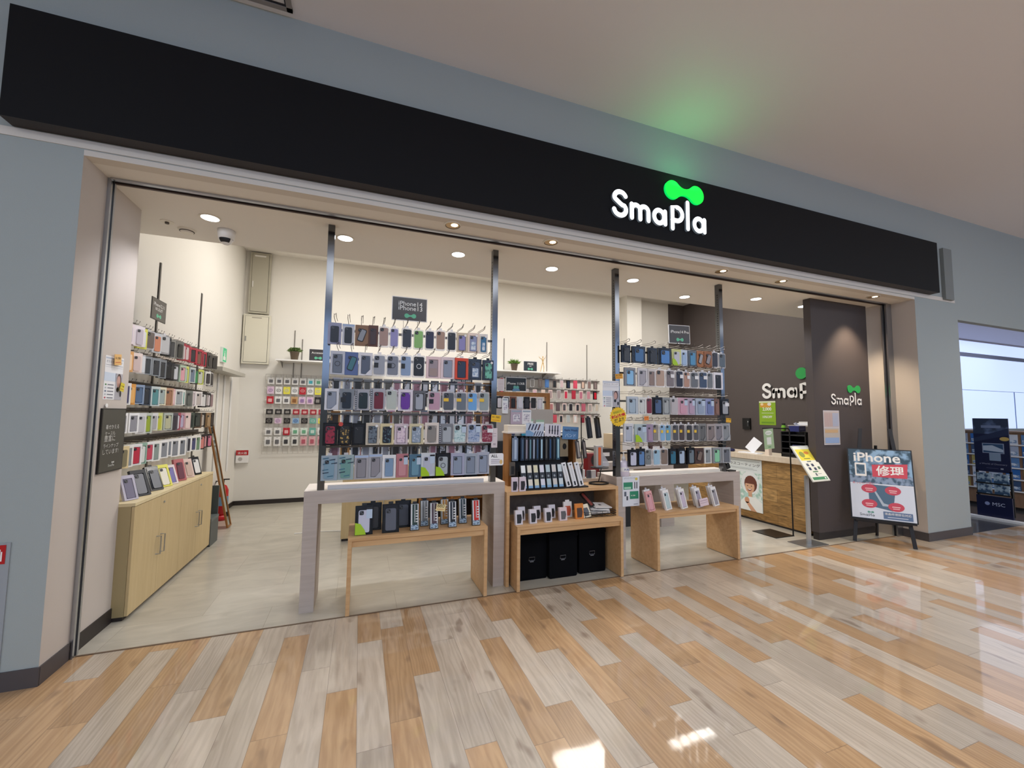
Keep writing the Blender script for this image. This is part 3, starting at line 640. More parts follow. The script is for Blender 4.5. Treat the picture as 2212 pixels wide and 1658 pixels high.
t = thing('pouch', 'red pouch lying at the far left of the counter worktop', 'pouch', (5.52, 1.78, .951)); MB().lathe([(.05, 0), (.075, .02), (.06, .05), (.02, .065)], pm('#b8203c'), n=14).build('pouch_body', t, smooth=True)
t = thing('pouch', 'navy blue pouch in front of the red one on the counter', 'pouch', (5.47, 1.60, .951)); MB().lathe([(.06, 0), (.08, .012), (.07, .035), (.02, .045)], pm('#222450'), n=14).build('pouch_body', t, smooth=True)
t = thing('paper_stack', 'loose white papers lying along the counter edge', 'papers', (5.42, 1.2, .951), R(-90)); MB().box(-.2, .12, 0, .12, 0, .012, M['paper']).build('sheets', t)
t = thing('stamp_box', 'small cream box with red cap on the counter', 'box', (5.48, .95, .951)); MB().box(-.03, .03, -.03, .03, 0, .09, pm('#e8d8c8')).build('box_body', t); MB().lathe([(.018, .09), (.02, .11), (.008, .125)], pm('#c22a30'), n=12).build('cap', t, smooth=True)
t = thing('desk_organiser', 'black mesh desk organiser on the counter behind the green sign', 'organiser', (5.50, .43, .951))
mb = MB(); mb.box(0, .3, 0, .012, 0, .34, M['black']).box(0, .3, .33, .342, 0, .34, M['black']).box(.28, .3, 0, .34, 0, .34, M['black'])
for i in range(4): mb.box(0, .3, .01, .33, .02+.09*i, .028+.09*i, pm('#26262c'))
mb.box(0, .008, 0, .34, 0, .06, M['black']); mb.build('frame', t); MB().cylz(.0, .12, .05, .17, .05, pm('#232a5a'), n=16).build('blue_cup', t)
t = thing('tissue_box', 'navy tissue box with white tissue on the black organiser', 'tissue box', (5.62, .62, 1.298), R(15))
MB().box(-.11, .11, -.06, .06, 0, .075, pm('#27306e')).rect(-.08, .08, .028, .04, -.0605, pm('#7a86b8')).build('carton', t)
MB().add([(-.06, 0, .075), (.05, -.02, .075), (.04, .03, .075), (-.03, .0, .125), (.02, .01, .115), (-.07, .02, .11)], [(0, 1, 4, 3), (1, 2, 4), (0, 3, 5), (2, 0, 5, 3), (2, 3, 4)], M['paper']).build('tissue', t)
t = thing('spray_bottle', 'small lime green bottle next to the tissue box', 'bottle', (5.60, .80, 1.298)); MB().lathe([(.026, 0), (.028, .06), (.02, .08), (.02, .085)], pm('#78b830'), n=14).build('bottle_body', t, smooth=True); MB().cylz(0, 0, .085, .105, .024, M['black']).build('cap', t)
t = thing('staff_cabinet', 'brown cabinet with pale shelf edge behind the counter by the partition', 'cabinet', (6.0, .5, 0)); MB().box(0, .7, 0, .5, 0, 1.15, M['dark']).build('body', t); MB().box(-.02, .72, -.02, .52, 1.15, 1.165, pm('#8f8780')).build('top', t); MB().box(-.02, .72, -.02, .52, 1.36, 1.375, pm('#b0aaa4')).box(0, .02, .48, .5, 1.165, 1.36, M['blackm']).box(.68, .7, .48, .5, 1.165, 1.36, M['blackm']).box(0, .02, 0, .02, 1.165, 1.36, M['blackm']).build('shelf', t)
t = thing('paper_stack', 'stack of white papers on top of the staff shelf', 'papers', (6.1, .55, 1.376)); MB().box(0, .3, 0, .42, 0, .03, M['paper']).box(.02, .28, .03, .40, .03, .05, pm('#dcdad6')).build('sheets', t)
t = thing('paper_stack', 'white papers on the lower level of the staff shelf', 'papers', (6.02, .55, 1.166)); MB().box(0, .3, 0, .3, 0, .05, M['paper']).build('sheets', t)
t = thing('white_bottle', 'tall white bottle standing on the staff shelf', 'bottle', (6.05, .68, 1.427)); MB().lathe([(.032, 0), (.034, .09), (.034, .15)], M['white'], n=16).build('bottle_body', t, smooth=True); MB().rect(-.02, .02, .05, .06, -.0345, pm('#9aa0a8')).build('label_print', t)
# black floor stand with a green card
t = thing('card_stand', 'tall thin black floor stand with bent top bar before the counter', 'stand', (5.165, .4, 0))
MB().box(-.30, .02, .0, .33, .001, .009, M['blackm']).build('foot_plate', t)
MB().tube([(0, 0, .008), (0, 0, .9), (0, 0, 1.30), (-.006, 0, 1.33), (-.03, 0, 1.348), (-.25, 0, 1.35), (-.47, 0, 1.35)], .008, M['blackm'], 8).build('pole', t)
t = thing('hanging_card', 'pale green instruction card hanging from the black stand bar', 'card', (4.715, .392, 1.09), rot=(0, R(-4), 0))
mb = MB().box(0, .165, 0, .003, 0, .25, pm('#a9c39a')); mb.ell(.083, .2, .058, .028, -.0005, pm('#e9efe4')).rect(.04, .125, .195, .2, -.0009, pm('#7a8a78')).rect(.045, .12, .055, .145, -.0005, pm('#e4e8e0')).rect(.06, .105, .02, .03, -.0005, pm('#5f8a68')); mb.build('card', t)
# grey info stand with slanted board
t = thing('info_stand', 'silver floor stand holding a slanted price board at the shop entrance', 'stand', (5.03, .12, 0))
MB().box(-.16, .2, -.1, .14, 0.001, .008, mat('grey_steel', '#8f9193', .35, .8)).build('foot_plate', t)
MB().box(-.02, .04, -.008, .01, .008, .80, mat('silver_post', '#b9bcbe', .35, .8)).build('post', t)
bd = MB(); bw, bh = .335, .47
bd.box(0, bw, 0, .012, 0, bh, pm('#c9ccc6')); bd.rect(.012, bw-.012, .012, bh-.012, -.0006, pm('#e6e8dc')).rect(.03, bw-.03, .27, .42, -.001, pm('#e8d84a')).ell(.11, .35, .05, .04, -.0013, pm('#8f9a50')).ell(.21, .37, .05, .02, -.0013, pm('#d88a40')).rect(.1, .22, .29, .3, -.0014, pm('#6a7a40')).rect(.12, .2, .25, .262, -.001, pm('#53635c'))
for i, (a, b_, c_) in enumerate(((.07, .215, '#4f5668'), (.16, .21, '#39415c'), (.07, .165, '#2f3a5a'), (.17, .16, '#39415c'), (.25, .17, '#4f6a58'))): bd.rect(a, a+.045, b_-.02, b_+.015, -.0012, pm(c_))
bd.rect(.11, .21, .115, .13, -.0012, pm('#5d8a62')).rect(.13, .16, .07, .105, -.0012, pm('#5d636c')).rect(.18, .25, .09, .095, -.0012, pm('#8a8f94')).rect(.03, bw-.03, .02, .055, -.0012, pm('#3f8a5c')).ell(.27, .037, .012, .012, -.0015, WT)
o = bd.build('price_board', t); o.location = (-.02, -.1, .74); o.rotation_euler = (R(-32), 0, R(4))
# easel with poster
t = thing('easel', 'black wooden easel standing by the right pillar', 'easel', (5.706, .025, 0), R(-53.3))
dk = mat('black_wood', '#171417', .45)
for s in (0, 1):
    x0 = .0 if s == 0 else .54; x1 = .13 if s == 0 else .41
    mb = MB(); a = Vector((x0, 0, .0)); b_ = Vector((x1, .24, 1.36))
    for (p, q) in ((a, b_),):
        w_ = .018; vs = []
        for P_ in (p, q): vs += [(P_.x-w_, P_.y, P_.z), (P_.x+w_, P_.y, P_.z), (P_.x+w_, P_.y+.022, P_.z), (P_.x-w_, P_.y+.022, P_.z)]
        mb.add(vs, [(0, 3, 2, 1), (4, 5, 6, 7), (0, 1, 5, 4), (1, 2, 6, 5), (2, 3, 7, 6), (3, 0, 4, 7)], dk)
    mb.build('leg', t)
MB().tube([(.27, .25, 1.15), (.27, .46, .006)], .017, dk, 6).build('rear_leg', t)
MB().box(.02, .52, .02, .05, .24, .268, dk).box(-.02, .56, -.03, .05, .268, .28, dk).build('ledge', t)
MB().box(.06, .48, .07, .09, .44, .47, dk).build('crossbar', t)
t = thing('easel_poster', 'phone repair poster in black frame resting on the easel', 'poster', (5.70, .03, .281), rot=(R(-9.5), 0, R(-53.3)))
t.rotation_mode = 'XYZ'; t.rotation_euler = (R(-9.5), 0, R(-53.3)); t.location = Vector((5.706, .025, .282))+Vector((.598, -.802, 0))*(-.025)+Vector((-.802, -.598, 0))*.012
w, h = .60, .845; mb = MB().box(0, w, 0, .012, 0, h, M['black'])
f_ = lambda x0, x1, z0, z1, y, c_: mb.rect(x0*w, x1*w, z0*h, z1*h, y, pm(c_, .3))
f_(.02, .98, .015, .985, -.0006, '#d4dcea'); mb.rect(.02*w, .98*w, .5*h, .985*h, -.0008, pattern_mat('blue_abstract_print', '#8fb2d2', '#2f4a5c', 9, 'noise', .5))
mb.rect(.02*w, .98*w, .5*h, .62*h, -.0009, pattern_mat('wavy_print', '#3d5568', '#8a9db8', 16, 'noise', .52)); mb.text('iPhone', .1*w, .81*h, -.0016, WT, w=.72*w, h=.13*h, bold=True)
mb.flat([(.38*w, .60*h), (.9*w, .60*h), (.92*w, .80*h), (.38*w, .77*h)], -.0013, pm('#d04a5a')); mb.text('修理', .44*w, .62*h, -.0018, WT, w=.42*w, bold=True)
mb.rrect(.11*w, .29*w, .6*h, .79*h, .01, -.0016, -.0012, WT); mb.rect(.135*w, .265*w, .63*h, .765*h, -.0019, pattern_mat('glass_print', '#88a4bc', '#3c586c', 12, 'noise', .5))
mb.text('あっという間に', .06*w, .485*h, -.0018, pm('#c8485a'), w=.34*w); f_(.02, .98, .492, .502, -.0012, '#e6e9f2')
mb.flat([(.3*w, .19*h), (.65*w, .14*h), (.72*w, .48*h), (.3*w, .49*h)], -.0012, pm('#4f6c86')); mb.flat([(.38*w, .4*h), (.4*w, .42*h), (.52*w, .24*h), (.62*w, .22*h), (.62*w, .2*h), (.5*w, .2*h)], -.0015, pm('#aebccc'))
for ex, ez in ((.31, .43), (.67, .42), (.3, .22), (.7, .2)):
    mb.ell(ex*w, ez*h, .12*w, .06*h, -.0018, pm('#c9485c'), 24); mb.rect((ex-.06)*w, (ex+.06)*w, (ez-.006)*h, (ez+.006)*h, -.0022, pm('#f0c8cc')); mb.rect((ex-.05)*w, (ex+.05)*w, (ez-.03)*h, (ez-.02)*h, -.0022, pm('#f0c8cc'))
mini_logo(mb, .25*w, .045*h, .033, pm('#3c4654'), pm('#5d9a8a'), y=-.0018); f_(.5, .93, .03, .13, -.0014, '#5c7398'); mb.text('液晶修理即日対応', .52*w, .085*h, -.002, WT, w=.39*w); f_(.56, .86, .05, .06, -.002, '#c8d2e2')
mb.build('poster_face', t)
# ================================================================= TABLES AND FURNITURE
def arch_table(name, label, cat, loc, w, d, h, lw, th, ms, mt, apron=0):
    t = thing(name, label, cat, loc)
    mb = MB().box(0, w, 0, d, h-th, h-.001, ms); mb.box(0, w, 0, d, h-.001, h, mt); mb.build('tabletop', t)
    MB().box(0, lw, 0, d, 0, h-th, ms).build('leg', t); MB().box(w-lw, w, 0, d, 0, h-th, ms).build('leg', t)
    if apron: MB().box(lw, w-lw, .012, .03, h-th-apron, h-th, ms).build('apron', t)
    return t
arch_table('display_table', 'large greige arch-shaped display table under the left rack', 'table', (-.375, .155, 0), 1.608, .36, .895, .1, .1, M['beige'], M['beigetop'])
arch_table('display_table', 'large greige arch-shaped display table under the right rack', 'table', (2.40, .155, 0), 1.62, .36, .885, .1, .1, M['beige'], M['beigetop'])
arch_table('display_table', 'greige arch-shaped display table deeper in the shop behind the right rack', 'table', (2.55, 1.27, 0), 1.53, .6, .885, .22, .1, M['beige'], M['beigetop'])
arch_table('riser_table', 'low oak bench table nested in front of the left display table', 'bench table', (-.05, -.008, .006), 1.08, .42, .56, .028, .028, M['oak'], M['oak'], .045)
arch_table('riser_table', 'low oak bench table in the centre over the black storage bins', 'bench table', (1.287, -.025, .006), 1.06, .42, .535, .028, .028, M['oak'], M['oak'], .045)
arch_table('riser_table', 'low oak bench table nested in front of the right display table', 'bench table', (2.74, -.018, .006), 1.055, .42, .545, .028, .028, M['oak'], M['oak'], .03)
t = arch_table('centre_table', 'taller oak table between the two racks holding watch straps', 'table', (1.236, .11, .002), 1.15, .46, .805, .028, .028, M['oak'], M['oak'])
MB().box(.028, 1.122, .4, .41, .0, .777, wood_mat('grey_wood_back', '#6e6257', '#7d7064', (20, 3, 20))).build('back_panel', t)
t = thing('rail_bar', 'long silver square bar lying on the left display table', 'bar', (-.215, .185, .896)); MB().box(0, 1.26, 0, .03, 0, .03, mat('satin_silver', '#d4d4d8', .35, .35)).build('bar', t)
t = thing('rail_bar', 'long cream square bar lying on the right display table', 'bar', (2.585, .185, .886)); MB().box(0, 1.18, 0, .03, 0, .03, pm('#e9e2d6')).build('bar', t)

def cabinet(name, label, loc, rz, ndoor, dw, d, h, handles):
    t = thing(name, label, 'cabinet', loc, rz)   # front faces local -y
    w = ndoor*dw
    MB().box(0, w, .02, d, .03, h-.022, mat('cabinet_side', '#a8976f', .5)).build('carcass', t)
    MB().box(0, w, -.002, d, h-.022, h, M['yeltop']).build('top', t)
    MB().box(.01, w-.01, .03, d-.01, 0, .03, M['base']).build('plinth', t)
    for i in range(ndoor):
        dd = MB().box(i*dw+.0015, (i+1)*dw-.0015, 0, .018, .032, h-.026, M['yel']).build('door', t)
        hx = (i+1)*dw-.035 if i % 2 == 0 else i*dw+.035
        if handles:
            MB().tube([(hx, 0, h*.5-.07), (hx, -.03, h*.5-.07), (hx, -.03, h*.5+.07), (hx, 0, h*.5+.07)], .005, M['alu'], 6).build('handle', dd)
        if i % 2: 
            k = MB(); k.xf = Matrix.Translation((i*dw+.06, 0, h-.085)) @ Matrix.Rotation(R(90), 4, 'X'); k.cylz(0, 0, 0, .006, .009, M['alu']).build('lock', dd)
    return t
cabinet('low_cabinet', 'pale yellow wooden two-door cabinet nearest the entrance on the left', (-1.505, .435, 0), R(90), 2, .4265, .333, .822, True)
cabinet('low_cabinet', 'pale yellow wooden two-door cabinet further back on the left', (-1.505, 1.289, 0), R(90), 2, .4265, .333, .822, True)
cabinet('low_cabinet', 'pale yellow wooden cabinet seen behind the left display table', (-.16, 1.9, 0), 0, 2, .43, .5, .86, True)
t = thing('open_cabinet', 'dark open wooden cabinet deep behind the left display table', 'cabinet', (.72, 1.9, 0))
MB().box(0, 1.75, .42, .44, .05, .86, mat('dark_wood_back', '#2e2018', .6)).build('back_panel', t)
for x in (0, .4, .85, 1.3, 1.72): MB().box(x, x+.03, 0, .42, 0, .84, M['brownw']).build('divider', t)
MB().box(0, 1.75, 0, .44, .84, .86, M['brownw']).build('top', t); MB().box(.03, 1.72, .02, .42, .4, .42, M['brownw']).build('shelf', t)
for i, (x, c_) in enumerate(((.76, '#4f6075'), (.94, '#3a3432'), (1.17, '#a0835a'), (1.38, '#4f6075'), (1.62, '#77808c'), (1.83, '#3a3432'))):
    t = thing('stock_box', '%s stock box on the shelf of the dark open cabinet, %s from the left' % ({'#4f6075': 'blue grey', '#3a3432': 'dark', '#a0835a': 'tan', '#77808c': 'light grey'}[c_], ORD[i] if i else 'first'), 'box', (x, 1.99, .421)); MB().box(0, .17, 0, .28, 0, .22, pm(c_)).build('carton', t)
# wooden frame rack behind the left rack
t = thing('frame_rack', 'brown wooden frame rack of cases standing behind the left steel rack', 'display rack', (-.16, 1.96, .861))
MB().box(2.60, 2.66, -.06, .0, 0, .93, M['brownw']).build('post', t); MB().box(0, .06, -.06, 0, 0, .93, M['brownw']).build('post', t)
MB().box(.06, 2.60, -.06, 0, .875, .93, M['brownw']).build('top_rail', t)
for z in (.09, .29, .49, .69): MB().box(.06, 2.6, -.05, -.01, z+.10, z+.125, mat('dark_rail', '#3c3a38', .4, .5)).build('rail', t)
for x in (.75, 1.45, 2.02): MB().box(x, x+.04, -.03, 0, 0, .87, M['brownw']).build('upright', t)
t = thing('goods_stand', 'wooden stand with pale sloped top tray behind the watch straps', 'stand', (1.35, .40, .808))
MB().box(0, .03, 0, .16, 0, .5, M['brownw']).build('side_panel', t); MB().box(.70, .73, 0, .16, 0, .47, M['brownw']).build('side_panel', t)
MB().box(.03, .70, .12, .14, 0, .47, mat('dark_panel', '#26282c', .4)).build('back_panel', t)
MB().box(-.01, .74, -.01, .17, .5, .515, pm('#e8dfd6')).build('tray', t); MB().box(.0, .25, .02, .14, .515, .58, pm('#e6dccb')).build('riser_block', t)
for z in (.22, .44): MB().box(.03, .7, .1, .115, z, z+.02, M['blackm']).build('rail', t)
# storage bins
for i, (x, y) in enumerate(((1.375, .19), (1.67, .15), (1.99, .17))):
    t = thing('storage_bin', 'black storage bin under the centre bench table, %s' % ('left one', 'middle one', 'right one')[i], 'storage bin', (x, y, .001), group='black storage bins under the centre table')
    MB().rrect(0, .285, 0, .40, .015, 0, .3, mat('black_fabric', '#05060a', .9, spec=.15)).build('bin_body', t)  # bin made taller so its black fills in the shade under the table
    MB().box(-.004, .289, -.004, .304, .365, .402, mat('black_fabric', '#05060a', .9, spec=.15)).build('lid', t)
    MB().tube([(.11, -.002, .17), (.11, -.004, .2), (.165, -.004, .2), (.165, -.002, .17), (.11, -.002, .17)], .0018, M['alu'], 5).box(.12, .155, -.004, -.001, .158, .162, M['alu']).build('label_holder', t)

# ================================================================= STEEL RACKS
HOOK = None
def rack(name, label, x0, x1, rows, zb):
    t = thing(name, label, 'display rack', (x0, .17, zb))
    for x in (0, x1-x0-.05):
        p = MB().box(x, x+.05, 0, .06, 0, 2.999-zb, M['steel'])
        for k in range(70): p.box(x-.0006, x, .02, .032, .12+k*.027, .132+k*.027, M['track'])
        p.build('post', t)
    w = x1-x0
    for z in rows:
        MB().box(.05, w-.05, .035, .045, z-zb-.06, z-zb-.04, M['wire']).build('crossbar', t)
    return t
RZ = (2.205, 1.978, 1.690, 1.418, 1.165)      # pack tops of the five rows
rackA = rack('case_rack', 'steel post rack full of hanging phone cases, left one', -.288, 1.150, RZ, .896)
rackB = rack('case_rack', 'steel post rack full of hanging phone cases, right one', 2.405, 3.845, RZ, .886)
hk = MB().tube([(0, .215, .03), (0, .03, .026), (0, .0, .024), (0, -.06, .03), (0, -.068, .052)], .0028, M['wire'], 5).tube([(.012, .215, .05), (.012, .02, .046), (.012, -.04, .062), (.004, -.055, .045)], .0023, M['wire'], 5).build('hook')
HOOKME = hk.data; bpy.data.objects.remove(hk)
def hook(parent, x, y, z, rz=0):
    o = bpy.data.objects.new('hook', HOOKME); COL.objects.link(o); o.parent = parent; o.location = (x, y, z); o.rotation_euler = (0, 0, rz); return o

# ================================================================= PHONE CASE PACKS
# style: w window box, p printed box, c clear pack, k black blister, t carton with text band
PACKME = {}
CN = {}
def art(c_):
    pats = {'flor': ('#23232c', '#9c3048'), 'dots': ('#2b2926', '#b99a58'), 'mari': ('#2e3340', '#6d7a88'), 'wflo': ('#1c2230', '#58707a'), 'lilf': ('#b9a0bd', '#e0d0dc'),
            'bluf': ('#8fa0b5', '#b8c4d2'), 'pnkf': ('#b98a92', '#8a2f48'), 'teal': ('#8fb6bd', '#c8dde0'), 'blup': ('#6c84b0', '#a9b8d2'), 'leaf': ('#1f3a36', '#6fb8a0')}
    if c_ in pats: return pattern_mat('print_'+c_, pats[c_][0], pats[c_][1], 55 if c_ != 'leaf' else 30, 'voronoi' if c_ in ('dots', 'wflo', 'bluf') else 'noise', .38 if c_ in ('dots', 'wflo', 'bluf') else .56)
    return pm(c_, .35)
def pack_meshes(style, w, h, box, case, ex):
    k = (style, round(w, 3), round(h, 3), box, case, ex)
    if k in PACKME: return PACKME[k]
    d = .022; parts = []
    def me(mb, nm):
        o = mb.build(nm); m = o.data; bpy.data.objects.remove(o); return m
    b = MB(); cw, chh = w*.60, h*.76; cx, cz = w/2, h*.46
    if style == 'w':       # frame with window
        x0, x1, z0, z1 = cx-cw/2-.004, cx+cw/2+.004, cz-chh/2-.004, cz+chh/2+.004
        b.box(0, w, .012, d, 0, h, pm(box))
        for q in ((0, x0, 0, h), (x1, w, 0, h), (x0, x1, 0, z0), (x0, x1, z1, h)): b.box(q[0], q[1], 0, .012, q[2], q[3], pm(box))
        yc = .004
    elif style == 'c':
        b.rrect(0, w, 0, h, .012, .0, d, clear_mat('clear_plastic', '#f2f2f6', .42), 3); yc = -.0012; cw, chh = w*.80, h*.86; cz = h*.5
    elif style == 'k':
        b.box(0, w, 0, d, 0, h, mat('glossy_black_card', '#101117', .2)); yc = -.006; b.rrect(w*.1, w*.9, h*.05, h*.95, .006, -.004, 0, clear_mat('blister_dark', '#3a3e48', .5), 3); cw = w*.62
    else:
        b.box(0, w, 0, d, 0, h, pm(box)); yc = -.003
    if 'T' in ex:          # vertical lettering strip
        b.rect(.003, w*.17, h*.04, h*.96, -.0006, pm('#3d424c'))
        for q in range(9): b.rect(w*.05, w*.14, h*(.08+.1*q), h*(.14+.1*q), -.0010, pm('#aeb2bc'))
        cx = w*.58
    if 'H' in ex: b.rect(.002, w-.002, h*.9, h-.002, -.0006, pm('#a9bede'))
    if 'L' in ex: b.flat([(.002, .002), (w*.62, .002), (w*.55, h*.16), (w*.3, h*.38), (.002, h*.42)], -.0112 if style in 'kc' else -.0068, pm('#a4cc1c'))
    if 'B' in ex: b.rect(w*.62, w*.95, h*.55, h*.93, -.0105 if style in 'kc' else -.0068, pm('#b9cbe0')).rect(w*.62, w*.95, h*.86, h*.93, -.0109 if style in 'kc' else -.0072, M['black'])
    if 'N' in ex:
        b.rect(w*.1, w*.42, h*.38, h*.60, -.0100, pm('#17191f'))
    if 'D' in ex:          # slanted price card corner
        b.flat([(w*.98, .003), (w*.98, h*.36), (w*.45, .003)], -.0060, pm(box))
    if 'Z' in ex:          # slashes
        for q, (a, bb) in enumerate(((.1, .86), (.5, .8), (.12, .64), (.62, .66), (.1, .4), (.12, .28), (.4, .14))):
            b.flat([(w*a, h*bb), (w*(a+.36), h*(bb+.03)), (w*(a+.36), h*(bb+.07)), (w*a, h*(bb+.035))], -.0064, pm('#24384e' if q % 2 else '#3d6c86'))
    parts.append(('package', me(b, 'package'), 0))
    c_ = MB(); x0, x1, z0, z1 = cx-cw/2, cx+cw/2, cz-chh/2, cz+chh/2; r = min(.012, cw*.2); am = art(case)
    if 'X' in ex: c_.prism([(x0+.012, z0), (x1-.012, z0), (x1, z0+.02), (x1, z1-.02), (x1-.012, z1), (x0+.012, z1), (x0, z1-.02), (x0, z0+.02)], yc-.003, yc+.004, am)
    elif 'R' in ex:
        c_.xf = Matrix.Translation((cx, 0, cz)) @ Matrix.Rotation(R(18), 4, 'Y') @ Matrix.Translation((-cx, 0, -cz)); c_.rrect(x0+.006, x1-.006, z0+.02, z1-.005, r, yc-.003, yc+.003, pm('#24252c'), 3).rrect(x0+.011, x1-.011, z0+.026, z1-.011, r*.7, yc-.0036, yc-.003, am, 3)
    else: c_.rrect(x0, x1, z0, z1, r, yc-.003, yc+.005, am, 4, pm('#2a2c33') if style == 'k' else am)
    if 'G' in ex: c_.rect(x0+.005, x1-.005, z0+.006, (z0+z1)/2, yc-.0034, pm('#a08a84', .3))
    if 'A' in ex: c_.rrect(x0+.01, x1-.01, z0+.012, z0+chh*.62, .004, yc-.0036, yc-.003, pattern_mat('icy_print', '#8fa6c4', '#d4dee8', 40, 'noise', .5), 3)
    if 'M' in ex:
        o_ = [(cx+.021*math.cos(2*math.pi*i/20), cz+.021*math.sin(2*math.pi*i/20)) for i in range(20)]; i_ = [(cx+.016*math.cos(2*math.pi*i/20), cz+.016*math.sin(2*math.pi*i/20)) for i in range(20)]
        c_.add([(x, yc-.0038, z) for x, z in o_+i_], [(i, (i+1) % 20, (i+1) % 20+20, i+20) for i in range(20)], pm('#d4d6da' if case < '#5' else '#3c3e46'))
    parts.append(('phone_case', me(c_, 'phone_case'), 0))
    cam_ = MB(); kx0, kz1 = x0+cw*.08, z1-chh*.03; ks = cw*.38
    cam_.rrect(kx0, kx0+ks, kz1-ks, kz1, ks*.25, yc-.0055, yc-.003, pm('#1b1c20' if case not in ('#1b1c24', '#16171f', '#17191f', '#15161c') else '#3c3e46'), 3)
    cam_.ell(kx0+ks*.32, kz1-ks*.32, ks*.19, ks*.19, -.0001+yc-.0055, pm('#565a62'), 10).ell(kx0+ks*.68, kz1-ks*.68, ks*.19, ks*.19, -.0001+yc-.0055, pm('#565a62'), 10)
    if 'R' in ex: cam_.xf = None
    parts.append(('camera_ring', me(cam_, 'camera_ring'), 1))
    if 'Y' in ex: parts.append(('sticker', me(MB().box(w*.08, w*.48, yc-.0085, yc-.0065, h*.5, h*.66, pm('#e8c13c')), 'sticker'), 0))
    if 'O' in ex: parts.append(('sticker', me(MB().ell(w*.78, h*.86, .011, .011, yc-.0085, pm('#e9e9ea'), 14), 'sticker'), 0))
    if 'Q' in ex: parts.append(('sticker', me(MB().ell(w*.2, h*.93, .017, .017, -.009, pm('#c4463c'), 16), 'sticker'), 0))
    if 'W' in ex: parts.append(('sticker', me(MB().rect(w*.5, w*.95, h*.55, h*.75, -.0095, pm('#e3e5ea')), 'sticker'), 0))
    if 'h' in ex or style in 'ck': parts.append(('hang_tab', me(MB().box(w*.36, w*.64, .008, .011, h, h+.018, clear_mat('clear_tab', '#e8e8ee', .55) if style != 'k' else M['black']), 'hang_tab'), 0))
    PACKME[k] = parts; return parts
def pack(style, w, h, box, case, ex, label, loc, rz=0, group=None, cat='phone case pack', rot=None, detail=True):
    t = thing('phone_case_pack', label, cat, loc, rz, group, rot)
    prev = None
    for nm, me, lvl in pack_meshes(style, w, h, box, case, ex):
        if not detail and nm in ('camera_ring', 'hang_tab'): continue
        o = link(nm, me, prev if lvl else t)
        if not lvl and nm == 'phone_case': prev = o
    return t
def at_y(px, py, Y):
    """where the photograph's sight line through (px, py) meets the upright plane y = Y"""
    d = rt2*((px-1106)/FPX)+up2*(-(py-829)/FPX)+fwd
    s = (Y-CAM_Y)/d.y
    return d.x*s, CAM_Z+d.z*s

